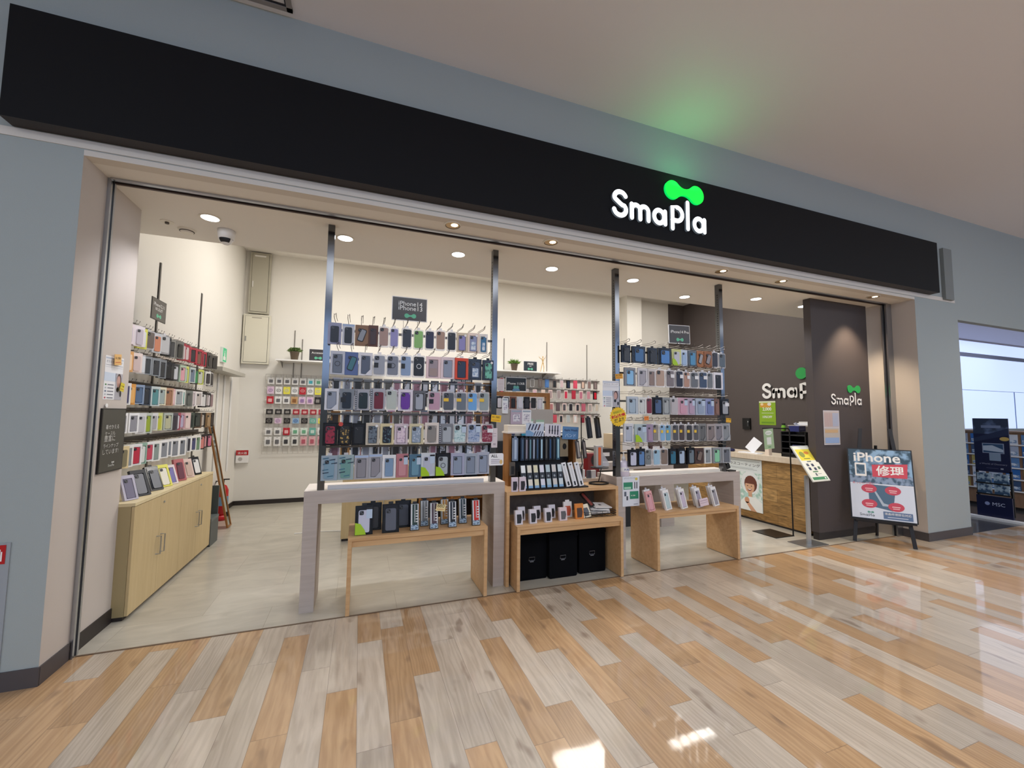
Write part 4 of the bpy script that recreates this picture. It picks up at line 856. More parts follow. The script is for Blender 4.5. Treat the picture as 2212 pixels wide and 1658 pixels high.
ROWN = ('top', 'second', 'third', 'fourth', 'bottom')
A = [
 [(708,737,'p','#9a9db8','#1b1c24','','black case on lilac grey box'),(739,765,'p','#cfd1da','#17191f','H','black case on pale box'),(767,795,'p','#8d6a4e','#8f939c','R','grey case tilted on brown box'),(796,816,'p','#5f3a2d','#3c2420','','dark wood brown box'),
  (818,840,'c','','#a98b80','','rosy brown case in clear pack'),(842,861,'c','','#8f8bc0','','lilac case in clear pack'),(868,890,'c','','#262734','','charcoal case in clear pack'),(893,915,'c','','#86b86a','','leaf green case in clear pack'),
  (918,938,'c','','#1f2142','','navy case in clear pack'),(941,962,'c','','#a48674','','tan case in clear pack'),(966,985,'c','','#16171f','','black case in clear pack'),(987,1009,'w','#cdbfa8','#8a86bd','O','violet case in beige box'),
  (1011,1034,'w','#ead9cd','#8a93b8','OA','icy case in cream box'),(1036,1053,'w','#e6e2dc','#2f6f9c','OA','teal case in white box')],
 [(713,744,'w','#c3c7d3','#6d7482','M','grey case in silver box'),(745,773,'p','#5a6ea0','#3f7480','R','teal case on blue box'),(775,804,'w','#dcdde4','#555d70','D','slate case in white box'),(805,833,'c','','#9ba0ac','N','grey case with black label'),
  (834,862,'c','','#7f8492','MN','grey case with dark ring'),(864,889,'c','','#8da3c4','N','pale blue case with black label'),(891,918,'c','','#121318','M','black case with white ring'),(921,951,'w','#e6ccd0','#9d8f96','G','two-tone case in pink box'),
  (953,982,'w','#e3d2d8','#8e97ab','','grey case in blush box'),(983,1011,'w','#d9482a','#1d2c48','h','navy case in orange box'),(1013,1041,'k','','#3a4a66','hA','icy case in black blister'),(1043,1066,'k','','leaf','hO','leaf print case in black blister')],
 [(701,731,'w','#d6d8e0','#8f97a8','D','grey case in white box'),(733,764,'p','#7f868f','#152232','N','dark navy case on grey box'),(766,797,'p','#a5a7b0','#16282c','T','dark green case with side lettering'),(799,831,'p','#adafb8','#6e1f30','T','maroon case with side lettering'),
  (833,858,'c','','#b9c2bc','','frosted green case in clear pack'),(860,891,'w','#dcd6e2','#6a35a0','X','purple eight-sided window box'),(893,919,'w','#5d5f66','#a3a9b5','','light grey case in dark box'),(924,952,'c','','#c09aae','N','pink case in clear pack'),
  (956,982,'c','','#565a64','Y','dark case with yellow sticker'),(984,1008,'c','','#6a7480','Y','slate case with yellow sticker'),(1010,1032,'c','','#6fa8e0','Y','sky blue case with yellow sticker'),(1034,1057,'c','','#93a0a4','Y','clear case with yellow sticker')],
 [(697,728,'k','','flor','','red flower case in black blister'),(729,759,'k','','dots','Q','gold dot case in black blister'),(760,789,'k','','#22252b','','dark marble case in black blister'),(790,819,'w','#c9bfae','mari','O','grey floral case in beige box'),
  (821,850,'w','#d6c9a0','wflo','O','dark floral case in cream box'),(852,880,'w','#cdbfc8','lilf','O','lilac marble case in pink box'),(884,914,'w','#cfc6a4','bluf','O','blue floral case in cream box'),(918,947,'w','#dcd3cc','#8b8784','X','grey eight-sided window box'),
  (948,977,'p','#7d8088','#a8b0b8','T','grey box with dark side lettering'),(979,1008,'c','','teal','B','aqua case in clear pack'),(1009,1038,'c','','blup','B','blue marble case in clear pack'),(1039,1065,'c','','pnkf','W','pink art case in clear pack')],
 [(693,728,'p','#9aabb8','#7fa0b4','Zh','blue box with dark slashes'),(729,763,'p','#9cb0b4','#6f9c98','Zh','green box with dark slashes'),(765,795,'w','#a8a6ac','#8d8c94','H','grey case in grey box'),(796,825,'w','#aeb0b8','#918f98','HD','grey case with slanted corner'),
  (826,854,'w','#e4e6ea','#7f9cbc','','blue case in white box'),(856,881,'p','#b87880','#c89098','B','pink printed box'),(884,909,'p','#4c7088','#6a96ac','B','blue printed box'),(909,940,'p','#cfd6dd','#b9bfd2','LB','white box with lime splash'),
  (941,972,'k','','#aab4bc','LM','black box with lime splash'),(974,1002,'w','#a5a9c2','#8c9ab0','h','first pale grey windowed box'),(1003,1030,'w','#9fa9b8','#828ea2','h','middle pale grey windowed box'),(1031,1057,'w','#a9aebe','#8e9ab0','h','last pale grey windowed box')]]
B = [
 [(1345,1364,'k','','#3a3c40','','smoky case in black blister'),(1366,1393,'k','','#3f6ea0','','blue case in black blister'),(1400,1420,'k','','#26282e','','all black blister pack'),(1423,1451,'k','','#4f86c8','','bright blue case in black blister'),
  (1453,1471,'p','#c9cf8c','#c0c4d0','L','lime and white box'),(1472,1487,'p','#c4d2e4','#9ab6d8','','pale blue box'),(1488,1504,'p','#5f6a74','#4c8cb8','','grey box with blue case'),(1506,1521,'p','#a06a44','#9c9aa0','R','brown box with tilted case'),
  (1522,1538,'p','#8e5c3c','#8f8a90','R','darker brown box with tilted case'),(1539,1551,'c','','#2e2c36','','charcoal case in clear pack'),(1553,1568,'c','','#5a6876','','steel grey case in clear pack')],
 [(1350,1374,'w','#8c8f96','#8fc4ec','','sky blue case in grey box'),(1379,1399,'w','#d2d0d4','#a9a6ae','D','grey case in white box'),(1400,1415,'w','#cfcaca','#8f7a70','','brown case in white box'),(1417,1437,'c','','#b49a88','','peach case in clear pack'),
  (1439,1458,'c','','#7c7478','W','grey case with white label'),(1460,1475,'c','','#1c2034','W','navy case with white label'),(1477,1490,'c','','#b08a78','W','tan case with white label'),(1492,1508,'c','','#686c72','W','grey case with pale label'),
  (1510,1528,'c','','#3a4c68','W','denim blue case with white label'),(1529,1541,'c','','#70757a','','plain smoky clear pack'),(1543,1562,'w','#e2e2ec','#1b1c24','','black case in white box')],
 [(1355,1377,'w','#bcc8d4','#a4b8c8','X','ice blue eight-sided box'),(1379,1396,'w','#dde0de','#cdd2d0','X','white eight-sided box'),(1397,1409,'c','','#7c2c40','','dark red case in clear pack'),(1411,1431,'k','','#4a6288','','blue case in black blister'),
  (1433,1448,'w','#8f9498','#a4aaac','','light grey case in grey box'),(1449,1464,'c','','#b8b4b8','','white case in clear pack'),(1466,1486,'p','#c8a4b4','#cc9cb0','B','pink printed box'),(1487,1502,'p','#b0a4b8','#b49cb4','B','lilac printed box'),
  (1504,1524,'p','#a9b6c8','#94a4bc','B','pale blue printed box'),(1525,1543,'p','#8c96c0','#7080b0','B','blue printed box'),(1545,1556,'p','#7a5c54','#8a6a60','','narrow brown box'),(1558,1575,'k','','#a0a4ac','W','white case in black blister')],
 [(1350,1370,'w','#d2d6de','#b4bccc','','pale case in white box'),(1372,1396,'p','#b4c4c8','#a4b4c4','LB','white box with lime splash'),(1397,1410,'p','#9c8ea8','#a890a8','','lilac printed box'),(1411,1424,'c','','#8c8884','Y','clear pack with yellow sticker'),
  (1427,1438,'c','','#88b4dc','Y','sky blue case with yellow sticker'),(1439,1451,'c','','#6ca0c0','Y','blue case with yellow sticker'),(1454,1467,'c','','#55565c','Y','dark grey case with yellow sticker'),(1468,1481,'c','','#4e4448','Y','brownish case with yellow sticker'),
  (1483,1496,'c','','#3a3a40','Y','black case with yellow sticker'),(1498,1509,'c','','#5c5c60','Y','grey case with yellow sticker'),(1511,1525,'w','#7c7e80','#686a6c','D','grey case in grey box'),(1527,1545,'w','#a49c9c','#847a7a','D','brown grey case with slanted corner'),
  (1546,1561,'w','#a09ea4','#807e86','D','grey case with slanted corner'),(1562,1580,'w','#a4aab0','#8c9298','D','silver case with slanted corner')],
 [(1358,1376,'k','','#c4c8dc','','white case in navy blister'),(1377,1393,'k','','#5f86b8','','denim case in black blister'),(1395,1409,'c','','#7c8488','M','ringed grey case in clear pack'),(1411,1427,'c','','#9cc0d8','','pale blue case in clear pack'),
  (1428,1443,'c','','#84746a','','brown case in clear pack'),(1446,1462,'k','','#2c6c88','','teal case in black blister'),(1465,1482,'k','','#a8bcd4','','silver blue case in black blister'),(1485,1501,'k','','#6c7c88','','slate case in black blister'),
  (1503,1521,'p','#4a3430','#7c6c64','R','dark brown printed box'),(1523,1539,'w','#dcdedd','#8c9498','','grey case in white frame'),(1541,1558,'w','#8c9298','#8cd0a8','','mint case in grey box'),(1561,1577,'w','#a0a4aa','#686e78','','slate case in grey box')]]
TOPS_A = [(.0, 0), (0, 0), (0, 0), (0, 0), (0, 0)]
def fill_rack(rows, rackobj, x0, side, hgt):
    for r, row in enumerate(rows):
        zt = RZ[r]
        for i, (a, b_, st, bx, cs, ex, desc) in enumerate(row):
            xa = at_y((a), 800+r*60, .12)[0]; py = 720+r*80
            # solve with the right image row for this height
            for _ in range(3):
                xa, z_ = at_y(a, py, .12); py += (z_-(zt-hgt[r]/2))*190
            xb = at_y(b_, py, .12)[0]
            jit = rnd.uniform(-.006, .006)
            w_ = max(.045, xb-xa+.003)
            d_ = rnd.uniform(0, .012)
            lab = '%s, %s in %s row, %s rack' % (desc, ORD[i] if i else 'leftmost', ROWN[r], side)
            pack(st, w_, hgt[r]+jit, bx or '#888888', cs, ex, lab, (xa, .12+d_, zt-hgt[r]-.006), rz=R(rnd.uniform(-5, 5)), group='phone case packs on the %s steel rack' % side)
            hook(rackobj, xa+w_/2-x0-.006, -.035, zt-rackobj.location.z)
fill_rack(A, rackA, -.288, 'left', (.172, .182, .172, .172, .185))
fill_rack(B, rackB, 2.405, 'right', (.172, .182, .178, .185, .172))

# rear side of the left rack: carded goods glimpsed between the rows of cases
REAR = (('#e8e4e6', '#2c2c30', 'white'), ('#d8b8c0', '#8c5c64', 'pink'), ('#1f2024', '#c8c8cc', 'black'), ('#c8c4bc', '#5c5850', 'pale grey'), ('#f0f0f0', '#8c8c94', 'bright white'), ('#d89c5c', '#3c2c20', 'orange'), ('#3c4450', '#d8dce4', 'dark'), ('#e0ccd0', '#a0707c', 'blush'), ('#8c8a88', '#2c2a28', 'grey'))
RC = {}
for r, zt in enumerate((1.775, 1.505, 1.245)):
    MB().box(.05, 1.388, .045, .055, zt-.896-.03, zt-.896-.015, M['wire']).build('crossbar', rackA)
    for i in range(17):
        c1, c2, nm = REAR[(i*4+r*5+i//4) % 9]; hh = .13+.02*((i*3+r) % 3); wv = .062+.006*((i+r) % 3)
        k = (c1, hh, wv)
        if k not in RC:
            o = MB().box(0, wv, 0, .008, 0, hh, pm(c1)).build('x'); m1 = o.data; bpy.data.objects.remove(o)
            o = MB().rrect(wv*.2, wv*.8, hh*.3, hh*.82, .006, -.008, 0, pm(c2), 3).rect(wv*.15, wv*.85, hh*.12, hh*.2, -.001, pm(c2)).build('x'); m2 = o.data; bpy.data.objects.remove(o); RC[k] = (m1, m2)
        t = thing('carded_accessory', '%s carded accessory, %s in the %s row behind the left rack cases' % (nm, ORD[i], ('upper', 'middle', 'lower')[r]), 'accessory', (-.215+i*.0785, .232, zt-hh), group='carded accessories on the rear side of the left rack')
        link('card', RC[k][0], t); link('accessory', RC[k][1], t)
# ================================================================= LEFT WALL CASES
t = thing('wall_rail_rack', 'slatted hook rails on the left wall carrying rows of cases', 'wall rack', (-1.84, .46, 1.0))
LZ = (2.155, 1.945, 1.705, 1.48, 1.235); LHH = (.165, .16, .16, .16, .165)
for z in LZ:
    MB().box(.0, .016, 0, 2.2, z-1.0+.0, z-1.0+.035, mat('dark_hook_rail', '#4a4744', .4, .4)).build('rail', t)
for y in (.0, .95, 2.05): MB().box(0, .012, y, y+.02, -.17, 1.9 if y else 1.2, pm('#6f6c68')).build('upright', t)
hkl = MB().tube([(0, 0, .03), (.20, 0, .026), (.208, 0, .05)], .0028, M['wire'], 5).build('hook'); HLME = hkl.data; bpy.data.objects.remove(hkl)
LW = [
 ['p e6d9dc c9c2cc|pale pink box','p e4dcde c4bcc4|whitish pink box','p d9d860 d8dcd8|yellow edged box','c - 6c625c|grey brown case in clear pack','p c8ccd0 d08868|orange and blue box','c - c4c4c4|frosted clear pack','k - 4a4c52|dark blister pack','w 8c8c88 44464a|grey windowed box','p 7c7c78 3c3c38|grey box',
  'p b02c40 d8c8cc|red framed box','p b43c4c e0d4d4|red box with white case','w c04454 d4d0d8|red box with pale window','w b83848 38343c|red box with dark case','w b43848 7c5448|red box with brown case','w b43c4c 383c44|red box with charcoal case','w b03444 3c4044|red box with slate case','p 54504c 3c3834|dark grey box','p 4c4844 38342f|brownish dark box','p 484440 343230|very dark box'],
 ['p e0a868 f0d4b4|orange box','p ecdcd4 d8c4c0|pinkish white box','c - d8dce0|silvery clear pack','w 8c9298 3c4248|grey box with dark window','w 8a9096 34383e|darker windowed grey box','w 7c8288 2c3036|slate windowed box','k - 1c2024|black blister','k - 24282c|second-tone black blister','p 30343a c8ccd4|black box with white label','w b8ccb8 e0a4b0|mint framed box','w d8dc6c b8c4c4|yellow green framed box','w c4d0d0 6c7c94|pale framed box','p 2c2824 2c8c54|dark box with green disc','w d0d870 c8ccc4|yellow edged box','c - 3c3838|black case in clear pack','p d8d8d4 343034|white labelled box','c - 2c2828|dark smoky pack','p 443c38 2c2624|dark brown box'],
 ['w e8e8e8 3c3c6c|white box with navy case','p dc9c4c e8b46c|orange printed box','w 8ca0bc 5c7494|blue grey windowed box','w 3c4858 242c38|dark navy box','w c8d4d4 5c9498|teal windowed white box','w e4e0c8 9cacac|cream windowed box','w c49c80 a87c60|tan box','p dcb4b8 e8ccd0|pink box','w e8e8e4 a8b0b4|white windowed box','w e0e4e0 3ca49c|white box with teal case','p 7c807c 646864|grey green box','w d8d0d4 c8bcc0|pale mauve box','w f0ecec c0b8b4|white box with grey case','p 1c1a1c dcdcdc|black box with white disc','p 141214 bcb4b4|black box with pale stripe','p 181416 d0c8cc|black box with white stripe','c - 8c7478|dusty rose clear pack'],
 ['w f0f0f0 9c9ca4|white box with grey case','w f2f2f2 9898a0|bright white grey-cased box','p dcdcdc c4c4c8|off-white box','w c4ccc0 a0b444|box with lime case','p e0e0e0 b0b0b4|light box with print','p d8dc90 c4c848|yellow green box','w b8c0b8 c4c4a4|pale windowed box','p 5c5860 443f48|grey plum box','w a8485c d8d4e0|maroon framed box','w c89ca8 b8b0cc|mauve box','p e0c4c4 e4d0cc|blush box','p 4c5850 303c38|dark green box','p 2c302c 3c4440|black green box','p 745c48 5c4434|brown box','w 201c1c b8b0a8|black framed box','p 8c7050 a08460|tan leather box','p 1c1414 302420|deep black box'],
 ['p e8d4a4 8c8468|cream box with round window','w ecece8 8c949c|white box with slate case','w ececec c43c50|white box with red case','w 94b4a4 e0e4e0|green sided box','w f0f0f0 c84860|white box with crimson case','w f0f0ec 8c9c98|white box with green grey case','w f2f2f2 8c9098|plain white windowed box','w f0f0f2 808690|crisp white windowed box','w eeeeee 888c94|slim white windowed box','w f0f0f0 7c828c|white windowed box with grey case','p b4b8bc a4a8ac|silver box','w ececec 30303c|white box with black case','w ecece8 3c4070|white box with navy case','w e8e8e4 6c8c70|white box with green case','p 241c1c cc7c78|black box with rose panel','p 201a1c c89098|black box with pink panel','p 1c181a c8708c|black box with magenta panel']]
for r, row in enumerate(LW):
    n = len(row); y0, y1 = (.47, 2.50)
    for i, s_ in enumerate(row):
        code, desc = s_.split('|'); st, bx, cs = code.split(); y = y0+(y1-y0)*i/n; h_ = LHH[r]+rnd.uniform(-.012, .008)
        w_ = .088
        lab = '%s, %s from the entrance, %s left-wall row' % (desc, ORD[i] if i else 'first', ROWN[r])
        pack(st, w_, h_, '#'+bx if bx != '-' else '#888888', '#'+cs, '', lab, (-1.655+rnd.uniform(-.02, .02), y, LZ[r]-h_-.008), rz=R(90+rnd.uniform(-26, -12)), group='phone case packs hanging on the left wall')
        for dd in ((0,) if i % 2 else (0, .06)):
            o = bpy.data.objects.new('hook', HLME); COL.objects.link(o); o.parent = t; o.location = (.0, y+.045-.46+dd, LZ[r]-1.0-.02)
# packs standing on the cabinet top
for i, (y, w_, h_, st, bx, cs, desc, lean) in enumerate(((.52, .10, .19, 'w', '#b8b4c4', '#6c6880', 'lilac grey pack leaning at the front end', 22), (.68, .12, .21, 'w', '#2c2f36', '#74767e', 'large clear and black pack', 24), (.93, .11, .21, 'k', '', '#6c7078', 'black blister pack', 26),
        (1.12, .105, .20, 'w', '#e0dc60', '#e4e0d0', 'yellow sided box', 24), (1.26, .10, .18, 'w', '#dcd0d4', '#6c68a8', 'pink box with violet case', 24), (1.45, .10, .21, 'p', '#b8686c', '#6c3c4c', 'rose box with dark label', 18), (1.66, .10, .19, 'p', '#dcc4bc', '#c8b0a4', 'pale pink box', 20), (1.86, .10, .19, 'k', '', '#dcdcdc', 'black pack with white case', 20))):
    pack(st, w_, h_, bx or '#888888', cs, '', '%s, %s on the left cabinet top' % (desc, ORD[i] if i else 'first'), (-1.60, y, .826), rot=(R(-lean*.9), 0, R(62)), group='packs leaning on the left cabinets', cat='phone case pack')
t = thing('wall_shelf_beam', 'grey beam shelf on the left wall beyond the cases', 'shelf', (-1.84, 2.75, 2.0)); MB().box(0, .2, 0, 1.1, 0, .05, pm('#b5b2a8')).build('shelf_board', t)
t = thing('wall_pipes', 'three thin white pipes running down the left wall near the corner', 'pipes', (-1.828, 3.3, .6))
for y in (0, .28, .62): MB().tube([(.0, y, 0), (.0, y, 1.4)], .012, M['white'], 8).build('pipe', t)
t = thing('exit_sign', 'green and white emergency exit sign on the far left wall', 'exit sign', (-1.838, 3.35, 2.17), R(90)); mb = MB(); mb.xf = Matrix.Diagonal((.66, .6, .8, 1)); mb.box(0, .26, -.05, 0, 0, .26, pm('#dfe8e2')); mb.rect(.01, .25, .01, .25, -.0505, mat('exit_green', '#1f9a68', .4, emit='#1fae74', es=.5))
mb.rect(.04, .2, .04, .1, -.051, M['white']).ell(.13, .19, .02, .02, -.051, M['white']).flat([(.09, .1), (.17, .1), (.15, .17), (.1, .17)], -.051, M['white']); mb.build('sign_face', t)
for i, (a, z0, z1) in enumerate(((1.41, 2.2, 2.89), (2.51, 2.2, 2.905))):
    t = thing('slotted_rail', 'thin slotted upright above the left wall cases, %s' % ('nearer the sign', 'further back')[i], 'rail', (-1.84, a, z0)); MB().box(0, .006, 0, .012, 0, z1-z0, pm('#7c7872')).build('rail_strip', t)
# ladder-like leaning mirror, extinguisher, crates
t = thing('leaning_mirror', 'narrow wooden framed mirror leaning beyond the left cabinets', 'mirror', (-1.515, 2.90, .003), rot=(R(-11.5), 0, R(90)))
MB().box(0, .018, 0, .02, .012, 1.42, M['brownw']).build('frame_side', t); MB().box(.14, .158, 0, .02, .012, 1.42, M['brownw']).build('frame_side', t)
MB().box(.018, .14, 0, .02, .012, .03, M['brownw']).box(.018, .14, 0, .02, 1.40, 1.42, M['brownw']).build('frame_rail', t); MB().box(.018, .14, .008, .012, .03, 1.40, mat('mirror_glass', '#c9d0cc', .06, 1)).build('mirror_pane', t)
t = thing('fire_extinguisher', 'red fire extinguisher on a red stand in the far left corner', 'fire extinguisher', (-1.745, 3.45, .001))
MB().lathe([(.085, 0), (.092, .03), (.085, .05), (.075, .07)], M['red'], n=20).build('stand', t, smooth=True); MB().lathe([(.06, .07), (.075, .09), (.075, .40), (.05, .46), (.02, .48)], M['red'], n=20).build('cylinder', t, smooth=True)
MB().lathe([(.02, .48), (.022, .54)], M['black'], n=12).box(-.01, .08, -.008, .008, .54, .555, M['black']).build('valve_handle', t); MB().tube([(.0, 0, .51), (-.07, -.02, .53), (-.10, -.03, .42), (-.085, -.05, .28)], .01, M['black'], 8).build('hose', t, smooth=True)
MB().lathe([(.0765, .2), (.0765, .32)], pm('#6a8cb0'), n=20).build('label_band', t)
t = thing('extinguisher_sign', 'small red and white fire extinguisher sign on the back wall', 'sign', (-1.82, 4.35, .67)); MB().box(-.0, .17, 0, .04, 0, .2, M['white']).rect(0, .17, .12, .2, -.001, M['red']).text('消火器', .02, .135, -.002, M['white'], w=.13).ell(.06, .06, .03, .03, -.001, pm('#b8b4b0')).build('sign_face', t)
t = thing('storage_crate', 'dark grey crate at the end of the left cabinets', 'crate', (-1.83, 2.15, .001)); MB().box(0, .33, 0, .26, 0, .29, pm('#4c5252')).box(-.002, .332, -.002, .262, .27, .30, pm('#5c6464')).build('crate_body', t)
t = thing('leaning_board', 'dark grey board standing upright behind the dark crate', 'board', (-1.80, 2.44, .001)); MB().box(0, .28, 0, .02, 0, .62, pm('#4a5150')).build('panel', t)
t = thing('floor_cable', 'thin white cable running over the shop floor by the cabinet', 'cable', (-.7, 2.4, .008)); MB().tube([(0, 0, 0), (.25, .02, 0), (.45, -.03, 0), (.56, -.05, 0)], .005, M['white'], 6).build('cable_run', t)

# ================================================================= BACK WALL
for nm, lab, z0, z1, wx, col_, hx in (('wall_panel', 'tall grey electrical panel high in the back left corner', 3.09, 4.10, (-1.765, -1.47), '#b6b2a2', 0), ('wall_panel', 'cream electrical panel door under the tall grey panel', 2.26, 3.065, (-1.82, -1.435), '#ddd9c8', 1)):
    t = thing(nm, lab, 'electrical panel', (wx[0], 4.33, z0)); w_ = wx[1]-wx[0]; h_ = z1-z0
    MB().box(0, w_, 0, .06, 0, h_, pm(col_)).build('case', t); MB().box(.025, w_-.025, -.004, 0, .025, h_-.025, pm('#4c4a42')).box(.029, w_-.029, -.008, -.003, .029, h_-.029, pm(col_)).build('door', t)
    if hx: MB().box(.035, .055, -.012, -.008, h_*.45, h_*.55, pm('#9c9c98')).build('handle', t); MB().rect(.12, .26, h_-.06, h_-.045, -.0085, pm('#9c988c')).build('label_strip', t)
    else: MB().box(.045, .055, -.02, -.008, h_*.42, h_*.52, M['white']).build('handle', t); MB().rect(.06, .22, h_-.07, h_-.045, -.0085, M['white']).build('label_strip', t)
for i, (x0, x1) in enumerate(((-1.297, .3), (2.2, 3.79))):
    t = thing('wall_shelf', 'thin white wall shelf with %s' % ('a bushy plant at its left end', 'a grassy plant and a wooden figure')[i], 'shelf', (x0, 4.10, 2.31)); MB().box(0, x1-x0, 0, .29, 0, .022, M['white']).build('shelf_board', t)
    for x in (.06, x1-x0-.3): MB().add([(x, .05, 0), (x+.008, .05, 0), (x+.008, .28, -.09), (x, .28, -.09), (x, .28, 0), (x+.008, .28, 0)], [(0, 1, 2, 3), (0, 3, 4), (1, 5, 2), (2, 5, 4, 3)], pm('#8a8782')).build('bracket', t)
for i, (x, z0, z1) in enumerate(((-1.08, 2.06, 2.86), (-.96, 2.06, 2.72), (2.66, 2.38, 3.0), (3.60, 2.38, 2.99), (4.55, 2.24, 2.995))):
    t = thing('slotted_rail', 'thin slotted upright on the back wall, %s' % ('leftmost, above the bushy plant', 'pale one right of the bushy plant', 'left of the grassy plant', 'behind the wooden figure', 'rightmost, above the pink cases')[i], 'rail', (x, 4.39, z0)); MB().box(0, .012, 0, .009, 0, z1-z0, pm('#6f6a64')).build('rail_strip', t)
def plant(label, loc, leafy):
    t = thing('potted_plant', label, 'potted plant', loc)
    MB().lathe([(.05, 0), (.068, .11), (.072, .12), (.072, .14)], pm('#5a4c3c'), n=18).build('pot', t)
    mb = MB(); rn = random.Random(5+leafy); g1, g2 = (pm('#5f7a42'), pm('#7d945c')) if leafy else (pm('#5f8a3a'), pm('#86a855'))
    for i in range(110):
        a = rn.uniform(0, 6.28); el = rn.uniform(.15, 1.3); L_ = rn.uniform(.06, .11) if leafy else rn.uniform(.09, .15); bx_ = rn.uniform(0, .04)
        p = Vector((bx_*math.cos(a), bx_*math.sin(a), .135)); d = Vector((math.cos(a)*math.cos(el), math.sin(a)*math.cos(el), math.sin(el))); s_ = d.cross(Vector((0, 0, 1))).normalized()*(.016 if leafy else .005)
        q = p+d*L_; mid = p+d*L_*(.7 if leafy else .5)+Vector((0, 0, .01)); droop = Vector((0, 0, -.03 if leafy else -.02))
        mb.add([p-s_*.3, p+s_*.3, mid+s_, q+droop*.5, mid-s_], [(0, 1, 2, 3, 4)], g1 if i % 2 else g2)
    mb.build('foliage', t)
plant('small bushy plant in a brown pot on the left white shelf', (-1.04, 4.2, 2.333), 1)
plant('small grassy plant in a brown pot on the middle white shelf', (2.815, 4.2, 2.333), 0)
t = thing('wooden_figure', 'jointed wooden artist figure with raised arms on the middle shelf', 'figurine', (3.42, 4.18, 2.333)); W_ = pm('#d2b483')
def ellm(mb, c, r, n=10, m=W_):
    mb.xf = Matrix.Translation(c); mb.lathe([(max(.0005, r[0]*math.cos(R(a))), r[1]*math.sin(R(a))) for a in range(-90, 91, 20)], m, n=n); mb.xf = None
mb = MB(); ellm(mb, (0, 0, .245), (.022, .035)); ellm(mb, (0, 0, .19), (.018, .025)); mb.tube([(0, 0, .27), (0, 0, .29)], .006, W_); ellm(mb, (0, 0, .305), (.014, .02)); mb.build('body', t, smooth=True)
for s, pts_ in ((1, [(.02, 0, .265), (.05, 0, .29), (.07, 0, .345)]), (-1, [(-.02, 0, .265), (-.055, 0, .275), (-.09, 0, .31)])): MB().tube(pts_, [.008, .007, .004], W_).build('arm', t, smooth=True)
for pts_ in ([(.01, 0, .18), (.025, 0, .10), (.02, 0, .012), (.04, -.01, .004)], [(-.01, 0, .18), (-.03, 0, .10), (-.05, 0, .01), (-.065, -.015, .004)]): MB().tube(pts_, [.010, .009, .006, .006], W_).build('leg', t, smooth=True)

# small accessories on the back-left pegboard
t = thing('pegboard_panel', 'pale wire panel on the back wall holding small accessory cards', 'wall panel', (-1.47, 4.36, .80)); mb = MB()
for i in range(23): mb.box(i*.075, i*.075+.004, 0, .004, 0, 1.30, pm('#a9a49e'))
for i in range(14): mb.box(0, 1.65, .004, .008, i*.1, i*.1+.004, pm('#a9a49e'))
mb.build('wire_grid', t)
GZ = ((2.05, .11), (1.90, .12), (1.74, .12), (1.53, .085), (1.385, .09), (1.225, .12), (1.08, .15))
GC = ('wwwwwcg', 'pwynrwy', 'rwwoppk', 'kkkRRRR', 'kpkbkty', 'wwrggtw', 'wwssPPm')
GD = dict(w=('#ecebea', '#6c6c70', 'white'), c=('#e8f4f4', '#4cb4c4', 'bright aqua'), g=('#e0ece4', '#6cac88', 'white and green'), p=('#e0c4dc', '#9c7cac', 'lilac pink'), y=('#e8e050', '#c8ccd0', 'yellow'), n=('#e4e4e4', '#5c6470', 'silver'), r=('#b82030', '#e8b4b4', 'red'), o=('#c8a070', '#8c5c30', 'tan'),
          k=('#241f1f', '#8c8884', 'black'), R=('#a82434', '#d8a8a4', 'crimson'), b=('#90b4d8', '#3458a0', 'light blue'), t=('#68b0a4', '#c8dcd4', 'teal'), s=('#e4e4e0', '#38383c', 'grey white'), P=('#e0b4b8', '#b85c6c', 'rosy'), m=('#d8a4ac', '#9c2438', 'deep pink'))
ACC = {}
def acc_card(key, w_, h_, round_, parent):
    k = (key, w_, h_, round_)
    if k not in ACC:
        c1, c2, _ = GD[key]; a_ = MB().box(0, w_, 0, .006, 0, h_, pm(c1)).rect(w_*.4, w_*.6, h_*.88, h_*.92, -.0008, pm('#8a8884')); o = a_.build('x'); m1 = o.data; bpy.data.objects.remove(o)
        b_ = MB(); 
        if round_: 
            n_ = 20; cx, cz, r0, r1 = w_/2, h_*.5, w_*.32, w_*.24
            b_.add([(cx+r_*math.cos(2*math.pi*i/n_), -.004, cz+r_*.8*math.sin(2*math.pi*i/n_)) for r_ in (r0, r1) for i in range(n_)], [(i, (i+1) % n_, (i+1) % n_+n_, i+n_) for i in range(n_)], pm(c2)); b_.ell(cx, cz, w_*.1, w_*.05, -.004, pm(c2), 10)
        else: b_.rrect(w_*.22, w_*.78, h_*.22, h_*.68, .008, -.006, 0, pm(c2), 3)
        o = b_.build('x'); m2 = o.data; bpy.data.objects.remove(o); ACC[k] = (m1, m2)
    link('card', ACC[k][0], parent); link('accessory', ACC[k][1], parent)
for r, (zt, h_) in enumerate(GZ):
    for i in range(9 if r < 3 else 8):
        key = GC[r][i % 7]; x = -1.435+i*.118*(1.0 if r < 3 else 1.1)
        lab = '%s accessory card, %s in row %s of the back-left wire panel' % (GD[key][2], ORD[i], ('one', 'two', 'three', 'four', 'five', 'six', 'seven')[r])
        t = thing('accessory_card', lab, 'accessory', (x, 4.352, zt-h_), group='accessory cards on the back-left wire panel')
        acc_card(key, .098, h_, r in (1, 4), t)
